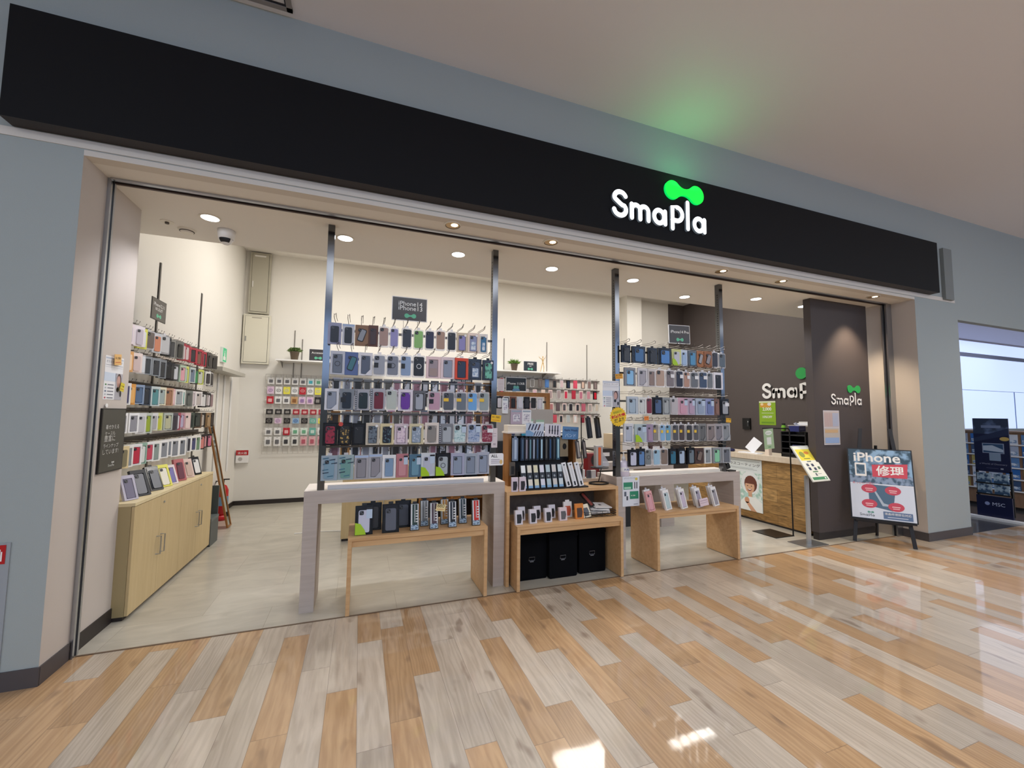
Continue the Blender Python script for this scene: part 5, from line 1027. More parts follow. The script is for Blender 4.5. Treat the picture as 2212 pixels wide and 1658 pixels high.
# cases on the back wall right part
BZ = ((2.20, .165), (1.99, .175), (1.725, .16), (1.49, .16))
BC = (['8c2430', '5c2028', '98949c', '8c8880', '6c6864', '6c6460', '4c78b4', '1c1f1c', 'd0b8bc', '242c44', 'd84c64', 'd4b4a0', '8c7470', '8c7c7c'],
      ['b0485c', 'b4b0ac', 'c4b49c', 'a89c9c', 'd4b0c0', 'd4c0b4', 'a49090', '9c8c8c', 'c82c48', 'b02438', 'b86c80', 'c08490', 'cc2030'],
      ['b090a8', 'a06c74', '8c6c60', 'b08ca8', 'a07068', '2c1c24', 'b4bcb8', 'a86c6c', '5c4c50', '48484c', '28262c', '242426', 'b85c70', 'a49c98', 'c8bcac'],
      ['7c6858', 'a890b0', '6c5c54', 'a09080', 'a08868', 'd4b490', 'c85c5c', 'c04858', '2c343c', 'b0b8bc', 'e0e0e0', '8c2c3c', 'e0d8dc', 'ccc4c0'])
HN = {'8c2430': 'wine red'}
def cname(hx):
    r_, g_, b_ = (int(hx[i:i+2], 16) for i in (0, 2, 4)); mx_, mn_ = max(r_, g_, b_), min(r_, g_, b_)
    if mx_-mn_ < 22: return 'black' if mx_ < 60 else 'dark grey' if mx_ < 105 else 'grey' if mx_ < 170 else 'pale grey' if mx_ < 215 else 'white'
    if b_ == mx_ and b_-r_ > 20: return 'navy' if mx_ < 90 else 'blue'
    if g_ == mx_: return 'green'
    if r_-g_ > 60 and b_ < 110 and r_-b_ > 40: return 'wine red' if r_ < 150 else 'red'
    if b_ > g_+4: return 'plum' if r_ < 120 else 'pink'
    return 'brown' if r_ < 150 else 'tan' if r_ < 200 else 'peach'
for r, (zt, h_) in enumerate(BZ):
    n = len(BC[r]); x0 = 2.52; pit = (4.78-x0)/n
    for i, c_ in enumerate(BC[r]):
        st = 'cwpk'[(i*7+r*3) % 4]; st = 'w' if st == 'k' and i % 3 else st
        bx = {'c': '#c0b4b4', 'w': '#e0c8c4' if r > 0 else '#6c605c', 'p': '#'+c_, 'k': '#222222'}[st]
        lab = '%s phone case pack, %s in the %s row of the back wall' % (cname(c_), ORD[i], ROWN[r])
        pack(st, .082, h_, bx, '#'+c_, '', lab, (x0+i*pit, 4.20+rnd.uniform(-.02, .02), zt-h_-.005), rz=R(rnd.uniform(-18, 4)), group='phone case packs on the back wall', detail=False)
t = thing('wall_rail_rack', 'grey hook rails of the pink case rows on the back wall', 'wall rack', (2.45, 4.36, 1.2)); 
for r, (zt, h_) in enumerate(BZ):
    MB().box(0, 2.4, 0, .03, zt-1.2, zt-1.2+.02, pm('#77716c')).build('rail', t)
    for i in range(14):
        hook(t, 2.52+i*2.26/14+.041-2.45, -.13, zt-1.2-.02)
# cases on the wooden frame rack behind the left rack
FC = ['d8d4dc', '3c3440', 'b8a4a8', 'e4e4e8', 'a8b0bc', '2c2c34', '8c5c68', 'd0c0c8', 'dcdcdc', '5c6c84', '1c1c20', 'e8e8ea', '7c4c3c', 'b890b0', '3c3c44', 'c8ccd4']
for r, zt in enumerate((1.735, 1.535, 1.335, 1.135)):
    for i in range(25):
        c_ = FC[(i*5+r*7+i//3) % 16]; x = -.08+i*.099
        lab = '%s phone case pack, %s in the %s row of the wooden frame rack' % (cname(c_), ORD[i], ROWN[r if r < 3 else 4])
        pack('wpkc'[(i+r) % 4], .088, .165, '#'+FC[(i*3+r) % 16], '#'+c_, '', lab, (x, 1.884, zt-.17), rz=0, group='phone case packs on the wooden frame rack', detail=False)
for i, (x, c_, d_) in enumerate(((1.80, '#8c8c88', 'grey camera-print pouch'), (2.0, '#1c84a4', 'bright teal tablet cover'), (2.17, '#34342f', 'dark tablet cover'))):
    t = thing('tablet_cover', '%s on the rear stand behind the watch strap cards' % d_, 'tablet cover', (x, 1.70, 1.152), rot=(R(-8), R(3), 0)); MB().rrect(0, .17, 0, .19, .015, 0, .02, pm(c_), 4).build('cover', t)
    MB().ell(.08, .09, .025, .025, -.001, pm('#2c3454')).build('motif', t) if i == 0 else MB().ell(.04, .15, .008, .008, -.001, M['alu']).build('button', t)
for i, (x, z, w_, h_, c_, d_) in enumerate(((1.74, 1.50, .08, .2, '#e4e6ea', 'white boxed gadget beside the middle post'), (1.86, 1.36, .16, .19, '#b8a8b8', 'mauve patterned pouch'), (2.02, 1.36, .13, .19, '#e8e8ec', 'white pouch with line drawing'))):
    t = thing('goods_pouch', d_+' behind the watch strap cards', 'pouch', (x, 1.744, z)); MB().rrect(0, w_, 0, h_, .006, 0, .015, pm(c_), 3).rect(w_*.2, w_*.8, h_*.2, h_*.7, -.0008, pattern_mat('doodle_print', '#e6e4ea', '#8c88a0', 60, 'noise', .47)).build('pouch_body', t)
    MB().rect(.01, w_-.01, h_-.03, h_-.01, -.001, pm('#9aa8b8')).build('header', t)
for i, (x, z) in enumerate(((2.06, 1.26), (2.22, 1.25))):
    t = thing('coiled_cable_pack', 'white coiled cable pack behind the watch strap cards, %s one' % ('left', 'right')[i], 'cable pack', (x, 1.745, z+.02)) if False else thing('coiled_cable_pack', 'white coiled cable pack behind the watch strap cards, %s one' % ('left' if i == 0 else 'right'), 'cable pack', (x, 1.745, z+.02))
    MB().box(0, .12, 0, .012, 0, .15, pm('#e2ecec')).rect(0, .12, .12, .15, -.0005, pm('#9ab8a0')).build('package', t); MB().tube([(.06+.035*math.cos(R(a)), -.006, .06+.035*math.sin(R(a))) for a in range(0, 361, 30)], .007, pm('#5a6a7c'), 6).build('cable_coil', t, smooth=True)
t = thing('rear_goods_stand', 'dark rear stand with pegboard back behind the watch strap cards', 'stand', (1.66, 1.66, .001))
MB().box(0, .82, 0, .12, 0, 1.145, mat('dark_panel', '#26282c', .4)).build('body', t); MB().box(0, .82, .1, .115, 1.145, 1.56, pm('#a8a29c')).build('back_panel', t)
# goods on the table behind the right rack
for i, (x, y, w_, d_, h_, c_, s_) in enumerate(((2.62, 1.35, .25, .3, .14, '#cbbfa8', 'cream box at the left end'), (2.9, 1.4, .3, .3, .16, '#2c2622', 'black box behind it'), (3.24, 1.35, .34, .35, .35, '#c9b494', 'large tan box in the middle'), (3.6, 1.4, .16, .3, .42, '#e6e4e0', 'upright white box'), (3.8, 1.4, .2, .3, .26, '#4c3230', 'brown box at the right end'))):
    t = thing('stock_box', '%s on the rear table behind the right rack' % s_, 'box', (x, y, .886)); MB().box(0, w_, 0, d_, 0, h_, pm(c_)).build('carton', t); MB().rect(w_*.2, w_*.8, h_*.4, h_*.7, -.001, pm('#e0dcd8')).build('label_print', t)
t = thing('dark_goods_shelf', 'black shelf of round packaged goods under the rear table', 'shelf unit', (2.78, 1.42, .001)); MB().box(0, .7, 0, .3, 0, .74, mat('dark_panel', '#26282c', .4)).build('body', t)
mb = MB()
for i in range(5):
    for j in range(3): mb.ell(.09+i*.12, .42+j*.12, .035, .035, -.003, pm('#4c4038'), 12).rect(.06+i*.12, .12+i*.12, .35+j*.12, .365+j*.12, -.003, pm('#a8a098'))
mb.build('goods_print', t)
t = thing('wooden_drawer_box', 'yellow wooden box under the rear table at the right', 'box', (3.50, 1.75, .3)); MB().box(0, .3, 0, .3, 0, .5, M['oakv']).build('box_body', t); MB().ell(.15, .36, .02, .008, -.002, pm('#5c3c18')).build('knob', t)
t.location.z = .001
t = thing('phone_stand', 'black phone holder tilted at the right end of the right table', 'phone holder', (3.86, .17, .886)); mb = MB(); mb.xf = Matrix.Rotation(R(-22), 4, 'Y'); mb.rrect(0, .055, 0.02, .17, .008, 0, .012, M['black'], 3).rect(.01, .04, .09, .1, -.001, M['white']); mb.build('holder', t); MB().box(.0, .1, -.02, .05, 0, .012, M['black']).build('foot', t)

# ================================================================= CENTRE GOODS
STR = {}
def slim_pack(name, label, loc, w_, h_, bx, top, mid, cat='watch strap pack', rot=None, group=None, d_=.018, tab=False, kind='strap'):
    t = thing(name, label, cat, loc, rot=rot or (0, 0, 0), group=group)
    k = (w_, h_, bx, top, mid, kind, tab)
    if k not in STR:
        L_ = []
        b_ = MB().box(0, w_, 0, d_, 0, h_, pm(bx, .3)); o = b_.build('x'); L_.append(('package', o.data)); bpy.data.objects.remove(o)
        s_ = MB()
        if kind == 'strap': s_.rrect(w_*.3, w_*.7, h_*.08, h_*.93, w_*.1, -.004, 0, pm(top), 3)
        elif kind == 'band': s_.rect(w_*.1, w_*.9, h_*.66, h_*.97, -.0008, pm(top)).rect(w_*.1, w_*.9, h_*.12, h_*.38, -.0008, pm(top)).ell(w_*.5, h_*.5, w_*.2, w_*.2, -.0012, pm('#8a9098'), 12).rect(w_*.1, w_*.9, .004, h_*.12, -.0009, pm('#7aa4c8'))
        elif kind == 'white': s_.rrect(w_*.38, w_*.62, h_*.2, h_*.85, w_*.08, -.003, 0, pm('#c8c8ca'), 3).rect(w_*.3, w_*.7, h_*.04, h_*.2, -.001, M['black']).rect(w_*.3, w_*.7, h_*.87, h_*.93, -.001, pm('#4c4c54'))
        elif kind == 'small': s_.prism([(w_*.2, h_*.1), (w_*.72, h_*.1), (w_*.88, h_*.45), (w_*.8, h_*.72), (w_*.2, h_*.72)], -.002, 0, pm(mid))
        elif kind == 'led':
            s_.rect(w_*.06, w_*.94, h_*.02, h_*.98, -.0006, pm('#d4d8dc')).rect(w_*.22, w_*.82, h_*.2, h_*.97, -.0010, pm(top)).box(w_*.46, w_*.54, -.005, -.001, h_*.3, h_*.95, pm('#c8ccd0')).rect(w_*.1, w_*.9, h_*.03, h_*.2, -.0012, pattern_mat('city_print', '#b8d0e4', '#38506c', 120, 'noise', .5))
            for q in range(5): s_.rect(w_*.62, w_*.86, h_*(.3+.1*q), h_*(.34+.1*q), -.0014, pm('#e4e4e4'))
        o = s_.build('x'); L_.append(('printed_front' if kind in ('band', 'led', 'small') else 'strap', o.data)); bpy.data.objects.remove(o)
        if tab: o = MB().box(w_*.25, w_*.75, .004, .007, h_, h_+.016, M['black'] if bx < '#5' else pm(bx)).build('x'); L_.append(('hang_tab', o.data)); bpy.data.objects.remove(o)
        STR[k] = L_
    for nm, me in STR[k]: link(nm, me, t)
    return t
SD = ((1.372, .055, '#7c8ca4', '#b8c8dc', 'wide clear bag'), (1.455, .034, '#2c3c54', '#4c6884', 'blue'), (1.497, .034, '#30343c', '#9c94a4', 'mauve'), (1.537, .032, '#28303c', '#6c98a8', 'aqua grey'), (1.574, .032, '#28303c', '#b4c0d8', 'pale blue'), (1.612, .032, '#28303c', '#3c5c80', 'denim'), (1.654, .036, '#28303c', '#b8dcf0', 'icy blue'),
      (1.706, .034, '#20242c', '#60605c', 'olive grey'), (1.748, .034, '#1c2430', '#2c5480', 'deep blue'), (1.79, .034, '#1c242c', '#3c4048', 'charcoal'), (1.832, .036, '#3c6078', '#b0dce8', 'light aqua'))
for i, (x, w_, bx, tp, ds) in enumerate(SD):
    slim_pack('watch_strap_pack', '%s watch strap pack, %s in the upper row on the centre table' % (ds, ORD[i]), (x, .34, 1.052), w_, .215, bx, tp, '#1c1c20', group='watch straps hanging on the centre table', tab=True)
t = thing('goods_card', 'brown card with dark round fitting beside the strap row', 'card', (1.875, .35, 1.08)); MB().box(0, .09, 0, .004, 0, .19, pm('#8f8168')).build('card', t); MB().ell(.05, .1, .022, .03, -.002, M['black'], 14).build('fitting', t)
t = thing('strap_tray', 'black stepped tray holding the lower row of strap boxes', 'tray', (1.39, .135, .808)); MB().box(0, .68, 0, .12, 0, .012, M['black']).box(0, .68, .11, .12, .012, .16, M['black']).build('tray', t)
for i in range(7):
    slim_pack('watch_band_box', 'black and white watch band box, %s in the lower strap row' % ORD[i], (1.395+i*.062, .15, .822), .052, .215, '#15171c', ('#e4e8e8', '#d8d4c4', '#d4d0b0', '#d4d4e0', '#a8bcc4', '#c8c4c0', '#c4d0d4')[i], '#222', rot=(R(-14), 0, 0), group='watch band boxes on the centre table', kind='band')
for i in range(3):
    slim_pack('watch_band_box', 'slim white watch band box leaning right of the black ones, %s' % ('first', 'second', 'third')[i], (1.845+i*.068, .14, .822), .045, .225, '#dcdcde', '#c8c8ca', '#222', rot=(R(-14), R(-9), 0), group='slim white watch band boxes on the centre table', kind='white')
for i in range(2):
    slim_pack('small_strap_box', 'small white strap box at the left front of the centre table, %s' % ('left', 'right')[i], (1.285+i*.075, .12, .808), .06, .125, '#dcd0dc', '#ccc', '#26262e', cat='strap box', kind='small')
slim_pack('small_strap_box', 'grey strap box hanging on the stand side above the small ones', (1.315, .25, .93), .05, .12, '#5c544c', '#ccc', '#1c1c1e', cat='strap box', kind='small')
for i, (x, z, w_, h_, kind_) in enumerate(((1.505, 1.285, .19, .125, 0), (1.705, 1.28, .175, .125, 1))):
    t = thing('promo_card', ('striped strap photo card standing at the left above the straps', 'white card with four dark straps above the strap row')[i], 'card', (x, .345, z), rot=(0, R(2), 0)); mb = MB().box(0, w_, 0, .003, 0, h_, pm('#c4cfe0' if i == 0 else '#d8d6e0'))
    if kind_ == 0:
        for q in range(4): mb.flat([(.02+.033*q, .06), (.034+.033*q, .06), (.055+.033*q, .118), (.041+.033*q, .118)], -.0006, pm(('#1c2244', '#223056', '#1c2040', '#4c2434')[q])).flat([(.08+.025*q, .005), (.09+.025*q, .005), (.11+.025*q, .05), (.1+.025*q, .05)], -.0006, pm('#28385c'))
        mb.flat([(.0, .0), (.07, .0), (.09, .03), (.03, .06), (.0, .05)], -.0005, pm('#7ca4cc'))
    else:
        for q in range(4): mb.rect(.045+.03*q, .057+.03*q, .02-.004*q+.01, .11, -.0006, pm(('#3c2438', '#1c2440', '#1c1c34', '#241c3c')[q])).ell(.051+.03*q, .06, .009, .012, -.001, pm('#16182c'), 10)
    mb.build('card', t)
t = thing('promo_card', 'blue handwritten card standing right of the strap photo cards', 'card', (1.885, .32, 1.255), rot=(0, R(3), 0)); MB().box(0, .178, 0, .003, 0, .125, pm('#5684b4')).text('Apple Watch', .015, .075, -.0008, pm('#14204c'), w=.15, bold=True).text('バンド', .03, .02, -.0008, pm('#c8dcf0'), w=.12).build('card', t)
HD = ((2.125, .225, 1.262, .05, '#15161a', '#2c2e34'), (2.222, .225, 1.262, .055, '#15161a', '#34363c'), (1.995, .21, 1.07, .038, '#4a4648', '#a8a4a0'), (2.065, .21, 1.07, .038, '#3c3838', '#8c8480'))
for i, (x, y, z, w_, bx, tp) in enumerate(HD):
    slim_pack('boxed_strap', 'long %s strap box hanging near the ring stand, %s' % (('black', 'black', 'brownish', 'brownish')[i], ('upper left', 'upper right', 'lower left', 'lower right')[i]), (x, y, z), w_, .205 if i < 2 else .17, bx, tp, '#222', rot=(0, R(-8), 0), tab=True)
t = thing('spinner_stand', 'black wire strap stand with base ring on the centre table', 'stand', (2.15, .285, .808))
MB().tube([(-.10+.04*math.cos(R(a)), .03*math.sin(R(a)), .008) for a in range(0, 361, 15)], .006, M['blackm'], 6).build('base_ring', t)
MB().tube([(-.10, 0, .008), (-.10, 0, .12), (-.06, 0, .2), (-.06, .02, .30), (-.06, .02, .66)], .005, M['blackm'], 6).build('stem', t); MB().tube([(-.15, -.06, .445), (-.06, .02, .46), (-.05, -.06, .445), (-.03, -.06, .445)], .003, M['wire'], 5).tube([(-.06, .02, .66), (.0, -.055, .675), (.12, -.055, .675)], .003, M['wire'], 5).build('arm', t)
t = thing('ring_display', 'round black tray on a thin ring-base stem beside the sanitizer', 'stand', (2.268, .27, .808))
MB().tube([(.10*math.cos(R(a)), .072*math.sin(R(a)), .009) for a in range(0, 361, 15)], .008, M['blackm'], 6).build('base_ring', t); MB().tube([(.03, .055, .007), (.03, .02, .09), (.03, 0, .16)], .005, M['blackm'], 6).build('stem', t); MB().cylz(.01, 0, .16, .166, .09, M['blackm'], n=24).build('tray', t)
slim_pack('boxed_strap', 'orange strap in a clear upright box on the round black tray', (2.235, .26, .976), .075, .21, '#b4b0ac', '#e0642c', '#222', d_=.05)
t = thing('clear_ring_box', 'slanted clear box with dark ring right of the orange strap', 'box', (2.325, .30, .976)); MB().add([(0, 0, 0), (.085, 0, 0), (.085, 0, .03), (0, 0, .15), (0, .05, 0), (.085, .05, 0), (.085, .05, .03), (0, .05, .15)], [(0, 1, 2, 3), (5, 4, 7, 6), (0, 4, 5, 1), (1, 5, 6, 2), (2, 6, 7, 3), (3, 7, 4, 0)], clear_mat('clear_tab', '#e8e8ee', .55)).build('box_body', t)
t = thing('red_goods_pack', 'dark red package behind the ring display', 'package', (2.33, .58, .806)); MB().box(0, .14, 0, .1, 0, .27, pm('#7c1c20')).build('package', t); MB().ell(.08, .2, .045, .06, -.003, M['black'], 16).build('motif', t)
t = thing('goods_tray', 'pale tray of small white and blue goods behind the ring display', 'tray', (2.09, .42, .808)); MB().box(0, .3, 0, .12, 0, .03, pm('#cbb9a4')).build('tray', t); MB().box(.0, .05, .02, .05, .03, .13, pm('#6cb4dc')).box(.07, .12, .02, .05, .03, .12, M['white']).box(.15, .19, .02, .05, .03, .11, pm('#5c5c64')).box(.2, .25, .02, .05, .03, .11, M['white']).build('goods', t)
# sanitizer
t = thing('sanitizer_bottle', 'clear pump bottle of hand sanitizer on the right display table corner', 'pump bottle', (2.514, .20, .886))
MB().lathe([(.05, 0), (.056, .006), (.056, .11), (.05, .135), (.025, .155), (.018, .16)], mat('milky_plastic', '#ddd6e6', .25), n=24).build('bottle_body', t, smooth=True)
MB().lathe([(.0575, .05), (.0575, .09)], M['white'], n=24).build('label_band', t); MB().text('PURE', -.03, .06, -.0585, pm('#3048a0'), w=.06).build('label_lettering', t)
MB().lathe([(.021, .158), (.021, .18), (.012, .195), (.006, .2), (.006, .235)], M['white'], n=16).build('pump_neck', t, smooth=True); MB().tube([(-.012, 0, .235), (.012, 0, .24), (.04, -.01, .238), (.045, -.012, .215)], .007, M['white'], 8).build('pump_nozzle', t, smooth=True)
t = thing('price_poster', 'white and green coating price sheet taped to the right table leg', 'poster', (2.463, .150, .595)); w_, h_ = .2, .292; mb = MB().box(0, w_, 0, .003, 0, h_, pm('#dde2ea'))
mb.text('ガラスコーティング', .02, .268, -.0006, pm('#3c3c4c'), w=.13).ell(.165, .265, .016, .014, -.0006, pm('#d8c450')).rect(.012, .12, .165, .235, -.0006, pm('#2f8a68')).rect(.02, .1, .17, .19, -.001, pm('#a8d4bc')).rect(.14, .15, .17, .235, -.0006, M['black']).rect(.165, .175, .17, .235, -.0006, M['black'])
mb.rect(.085, .188, .07, .145, -.0006, pm('#2f8a68')).text('¥1,980', .1, .095, -.001, WT, w=.05).rrect(.02, .045, .1, .145, .003, -.0008, -.0004, pm('#5c6474')).rect(.045, .065, .06, .1, -.001, pm('#4c505c')).rect(.13, .18, .015, .022, -.001, pm('#888c94')); mb.build('sheet', t)

# ================================================================= GOODS ON THE LOW BENCHES
IT = ((-.006, .04, .13, .215, 'k', '', '#c4c6d8', 'LB', 'black box with lime splash and white case', .565), (.058, .15, .135, .21, 'k', '', '#3c3a3c', '', 'black box with brown picture', .565), (.192, .04, .128, .215, 'k', '', '#5c606c', 'h', 'black box with slate case and pictures', .565), (.299, .16, .126, .212, 'k', '', '#4c505c', 'h', 'black box with slate case', .565))
for i, (x, y, w_, h_, st, bx, cs, ex, ds, z) in enumerate(IT):
    pack(st, w_, h_, '#222222', cs, ex, '%s, %s on the left low bench' % (ds, ('front left', 'behind the lime one', 'front middle', 'behind the front middle one')[i]), (x, y, z+.003), rot=(R(-9), 0, 0), cat='phone case box', group='boxes standing on the left low bench')
for i, (x, y, c_) in enumerate(((.406, .04, '#28403c'), (.498, .14, '#7c8084'), (.559, .035, '#4c3c48'), (.668, .15, '#b88440'), (.711, .04, '#16202c'), (.819, .13, '#34444c'), (.91, .035, '#c82c20'))):
    slim_pack('slim_gadget_box', 'slim black box with %s picture, %s on the left low bench' % (('dark green', 'grey', 'plum', 'amber', 'navy', 'slate', 'red')[i], ORD[i] if i else 'leftmost'), (x, y, .569), .068, .205, '#15161a', c_, '#222', cat='gadget box', rot=(R(-9), 0, 0), group='slim boxes on the left low bench', kind='led', tab=True, d_=.03)
ptag('cream price card in front of the slim boxes on the left bench', (.60, .02, .715), .075, .055, '#ead9a0', 0, 8, '880')
for i, (x, y) in enumerate(((1.293, .03), (1.365, .15), (1.427, .03), (1.515, .14), (1.574, .03), (1.666, .15))):
    slim_pack('small_strap_box', 'small white strap box on the centre low bench, %s' % ('front row left', 'rear row left', 'front row middle', 'rear row middle', 'front row right', 'rear row right')[i], (x, y, .543), .066, .12, '#dcd8e0', '#ccc', '#202126', cat='strap box', rot=(R(-8), 0, 0), group='small white strap boxes on the centre low bench', kind='small', d_=.035)
slim_pack('small_strap_box', 'small pinkish box with grey window on the centre low bench', (1.721, .04, .543), .075, .115, '#dcccd0', '#ccc', '#5c5c60', cat='strap box', rot=(R(-8), 0, 0), kind='small', d_=.03)
slim_pack('watch_face_pack', 'white framed orange watch pack at the rear of the centre low bench', (1.816, .14, .543), .085, .14, '#e4e0dc', '#ccc', '#c85c40', cat='watch pack', rot=(R(-8), 0, 0), kind='small', d_=.02, tab=True)
slim_pack('watch_face_pack', 'orange watch pack on the centre low bench', (1.888, .05, .543), .085, .135, '#d88438', '#ccc', '#4c3428', cat='watch pack', rot=(R(-8), 0, 0), kind='small', d_=.02)
slim_pack('watch_face_pack', 'cream watch pack leaning against the pouch pile', (1.975, .06, .543), .085, .12, '#e4dcc4', '#ccc', '#50545c', cat='watch pack', rot=(R(-25), R(-8), 0), kind='small', d_=.02)
t = thing('wire_tray', 'black wire tray holding the pouch pile on the centre low bench', 'wire tray', (1.99, .05, .543)); mb = MB()
for z in (.006, .03, .05): mb.tube([(0, 0, z), (.33, 0, z), (.33, .18, z), (0, .18, z), (0, 0, z)], .0025, M['blackm'], 5)
for x in (0, .06, .12, .18, .24, .30): mb.tube([(x, 0, .05), (x, 0, .006), (x, .18, .006), (x, .18, .05)], .002, M['blackm'], 5)
mb.build('wire_frame', t)
for i, (x, y, z, a, c_) in enumerate(((2.02, .09, .555, 4, '#e8e6e4'), (2.06, .08, .570, -6, '#dedcdb'), (2.10, .10, .586, 8, '#eceae8'), (2.07, .09, .602, -3, '#e2e0de'), (2.12, .08, .618, 10, '#efedeb'))):
    t = thing('white_pouch_pack', 'flat white pouch pack in the wire tray, %s of the pile' % ('lowest', 'second lowest', 'middle', 'second highest', 'topmost')[i], 'pouch pack', (x, y, z), rot=(R(10), R(6 if i > 2 else 0), R(a)), group='white pouch packs in the wire tray'); MB().box(0, .2, 0, .13, 0, .012, pm(c_)).rect(.0, .2, .001, .005, -.0006, M['black']).build('pouch_body', t); MB().box(.08, .11, .05, .075, .012, .0128, M['black']).build('printed_mark', t)
t = thing('boxed_strap', 'dark box with a red brown strap leaning on the pouch pile', 'watch strap pack', (2.07, .09, .63), rot=(R(-48), R(-26), 0)); MB().box(0, .045, 0, .015, 0, .17, M['black']).build('package', t); MB().rrect(.01, .035, .01, .16, .008, -.003, 0, pm('#7c3430'), 3).build('strap', t)
for i, (x, c1, c2, cs) in enumerate(((2.70, '#dca4a4', '#d8a0a8', 'pink'), (2.905, '#dcdcd8', '#b8ccd0', 'pale blue sided'), (3.105, '#e4dee2', '#c8bcd0', 'mauve'), (3.31, '#e8e4e4', '#a8a0b0', 'lavender grey'), (3.53, '#e8e6e4', '#9c98a0', 'grey'))):
    for j in (1, 0):
        pack('w', .092, .195, '#ecebea' if (j or i) else c1, c2, 'h', '%s windowed box, %s of pair %s on the right low bench' % (cs, ('front', 'rear')[j], ('one', 'two', 'three', 'four', 'five')[i]), (x+.045*j, .04+.085*j, .552), rot=(R(-13), R(-3), R(14)), cat='phone case box', group='windowed boxes on the right low bench')
t = thing('notice_card', 'pink notice card leaning on the fourth box of the right low bench', 'card', (3.30, .0, .572), rot=(R(-12), R(-4), R(8))); MB().box(0, .13, 0, .003, 0, .075, pm('#dcc8d0')).rect(.01, .12, .05, .056, -.0006, pm('#a8909c')).rect(.01, .12, .03, .034, -.0006, pm('#a8909c')).build('card', t)

# ================================================================= OUTSIDE ITEMS
t = thing('hydrant_box', 'grey recessed hydrant box with red label at the left edge', 'hydrant box', (-2.45, -.30, .0))
MB().box(0, .704, .014, .02, .1, .775, pm('#9aa0a6')).build('frame', t); MB().box(.0, .66, .010, .014, .12, .65, pm('#6f7c78', .3)).build('door', t); MB().rect(.3, .688, .665, .765, .012, M['red']).rect(.668, .675, .68, .73, .011, M['white']).rect(.655, .668, .73, .742, .011, M['white']).build('label', t)
t = thing('banner_stand', 'dark blue cruise banner stand reading MSC by the neighbouring shop', 'banner stand', (9.0, .246, .0), R(-90))
NV = pm('#0c1238', .3)
mb = MB().box(0, .375, 0, .02, .70, 1.505, NV); mb.rect(.0, .375, 1.27, 1.505, -.001, pattern_mat('ship_sky_print', '#55688c', '#28344c', 5, 'noise', .5)).flat([(0, 1.2), (.375, 1.36), (.375, 1.26), (0, 1.14)], -.0015, pm('#1c2848')).rect(.09, .3, 1.36, 1.40, -.0018, pm('#6c7c9c'))
mb.ell(.33, 1.20, .05, .03, -.002, pm('#b8a05c')).rect(.09, .32, .98, 1.13, -.0015, pm('#8c98b0')).rect(.10, .31, .99, 1.12, -.002, pm('#28486c')).flat([(.1, 1.02), (.31, 1.0), (.31, 1.04), (.2, 1.1), (.1, 1.09)], -.0025, pm('#a8b8cc')).rect(.16, .28, .87, .98, -.002, pm('#7c90a8'))
mb.text('a World of Discovery', .05, .80, -.002, pm('#8c90a8'), w=.29); mb.rect(.12, .25, .755, .758, -.002, pm('#6c7090')).rect(.27, .30, .745, .765, -.002, pm('#9ca0b0')); mb.build('poster_panel', t)
MB().box(0.0, .02, .0, .04, .06, .72, M['blackm']).box(.355, .375, .0, .04, .06, .72, M['blackm']).build('leg', t)
mb = MB()
for z in (.36, .52): mb.box(.01, .365, -.05, .0, z, z+.02, M['black'])
mb.build('pocket_shelf', t)
mb = MB().box(.0, .375, -.03, .02, .03, .34, NV); mb.text('MSC', .17, .2, -.032, pm('#b8c0d8'), w=.13).ell(.115, .225, .028, .028, -.032, pm('#8c98c0'), 8); mb.build('base_panel', t)
t.rotation_euler = (0, 0, R(-90))
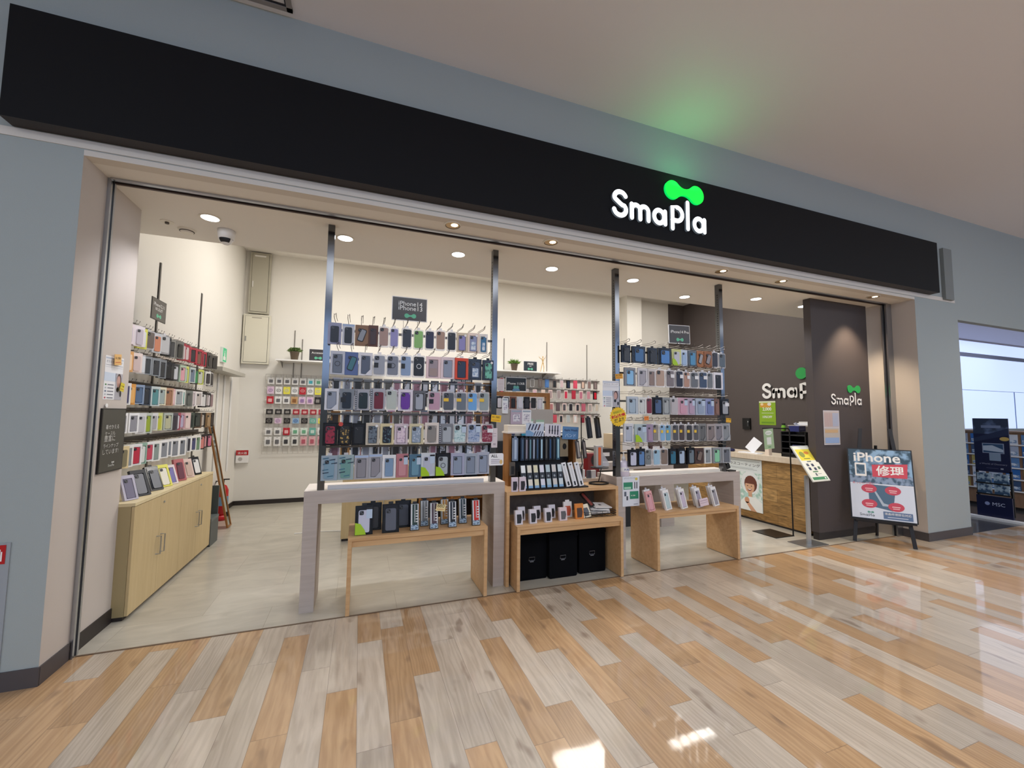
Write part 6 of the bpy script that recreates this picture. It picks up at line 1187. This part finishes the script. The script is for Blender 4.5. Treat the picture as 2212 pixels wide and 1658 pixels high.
for i in range(4):
    u = thing('brochure', 'cruise brochure in the banner stand pocket, %s' % ('upper left', 'upper right', 'lower left', 'lower right')[i], 'brochure', (8.985, .22-.18*(i % 2), .54 if i < 2 else .38), R(-90)); MB().box(0, .15, -.03, -.01, 0, .14, pattern_mat(('brochure_print_a', 'brochure_print_b')[i % 2], '#2f4a68', '#9ab0c0', 18, 'noise', .5)).build('cover', u)
t = thing('brochure_counter', 'wooden brochure counter full of leaflets beyond the banner', 'counter', (10.2, 1.25, 0), R(-90))
MB().box(0, 1.6, 0, .5, .05, 1.27, wood_mat('counter_wood', '#8a6a52', '#a07c60', (20, 20, 3))).build('body', t); MB().box(.02, 1.58, .03, .5, 0, .05, M['base']).build('plinth', t); MB().box(-.03, 1.63, -.04, .52, 1.27, 1.30, pm('#8c7462')).build('worktop', t)
for r in range(5): MB().box(.05, 1.55, -.03, 0, .30+r*.19, .32+r*.19, M['white']).build('leaflet_shelf', t)
LC = ('#2f6ab0', '#e0e4ec', '#5c86b8', '#b8a860', '#a8b4c8', '#3c5478', '#d8dce4')
for r in range(5):
    for i in range(6):
        u = thing('leaflet', '%s leaflet, %s in the %s tier of the brochure counter' % ({'#2f6ab0': 'blue', '#e0e4ec': 'white', '#5c86b8': 'sky blue', '#b8a860': 'gold', '#a8b4c8': 'pale blue', '#3c5478': 'navy', '#d8dce4': 'whitish'}[LC[(i*3+r*2) % 7]], ('first', 'second', 'third', 'fourth', 'fifth', 'sixth')[i], ('lowest', 'second', 'middle', 'fourth', 'highest')[r]), 'leaflet', (10.185, 1.16-i*.2, .321+r*.19), R(-90), group='leaflets on the brochure counter')
        MB().box(0, .16, 0, .012, 0, .16, pm(LC[(i*3+r*2) % 7])).rect(.01, .15, .02, .07, -.001, pattern_mat('leaflet_print', '#7c98b8', '#dce4ec', 25, 'noise', .5)).build('cover', u)
t = thing('floor_sill', 'low white threshold board on the floor under the banner', 'threshold', (8.86, -.45, .001)); MB().box(0, .12, 0, .85, 0, .03, M['white']).build('board', t)
bad = {k: v for k, v in LABELS.items() if len(v) > 1}
if bad: print('DUPLICATE LABELS', bad)
long_ = [k for k in LABELS if not 4 <= len(k.split()) <= 16]
if long_: print('LABEL LENGTH', len(long_), long_[:10])
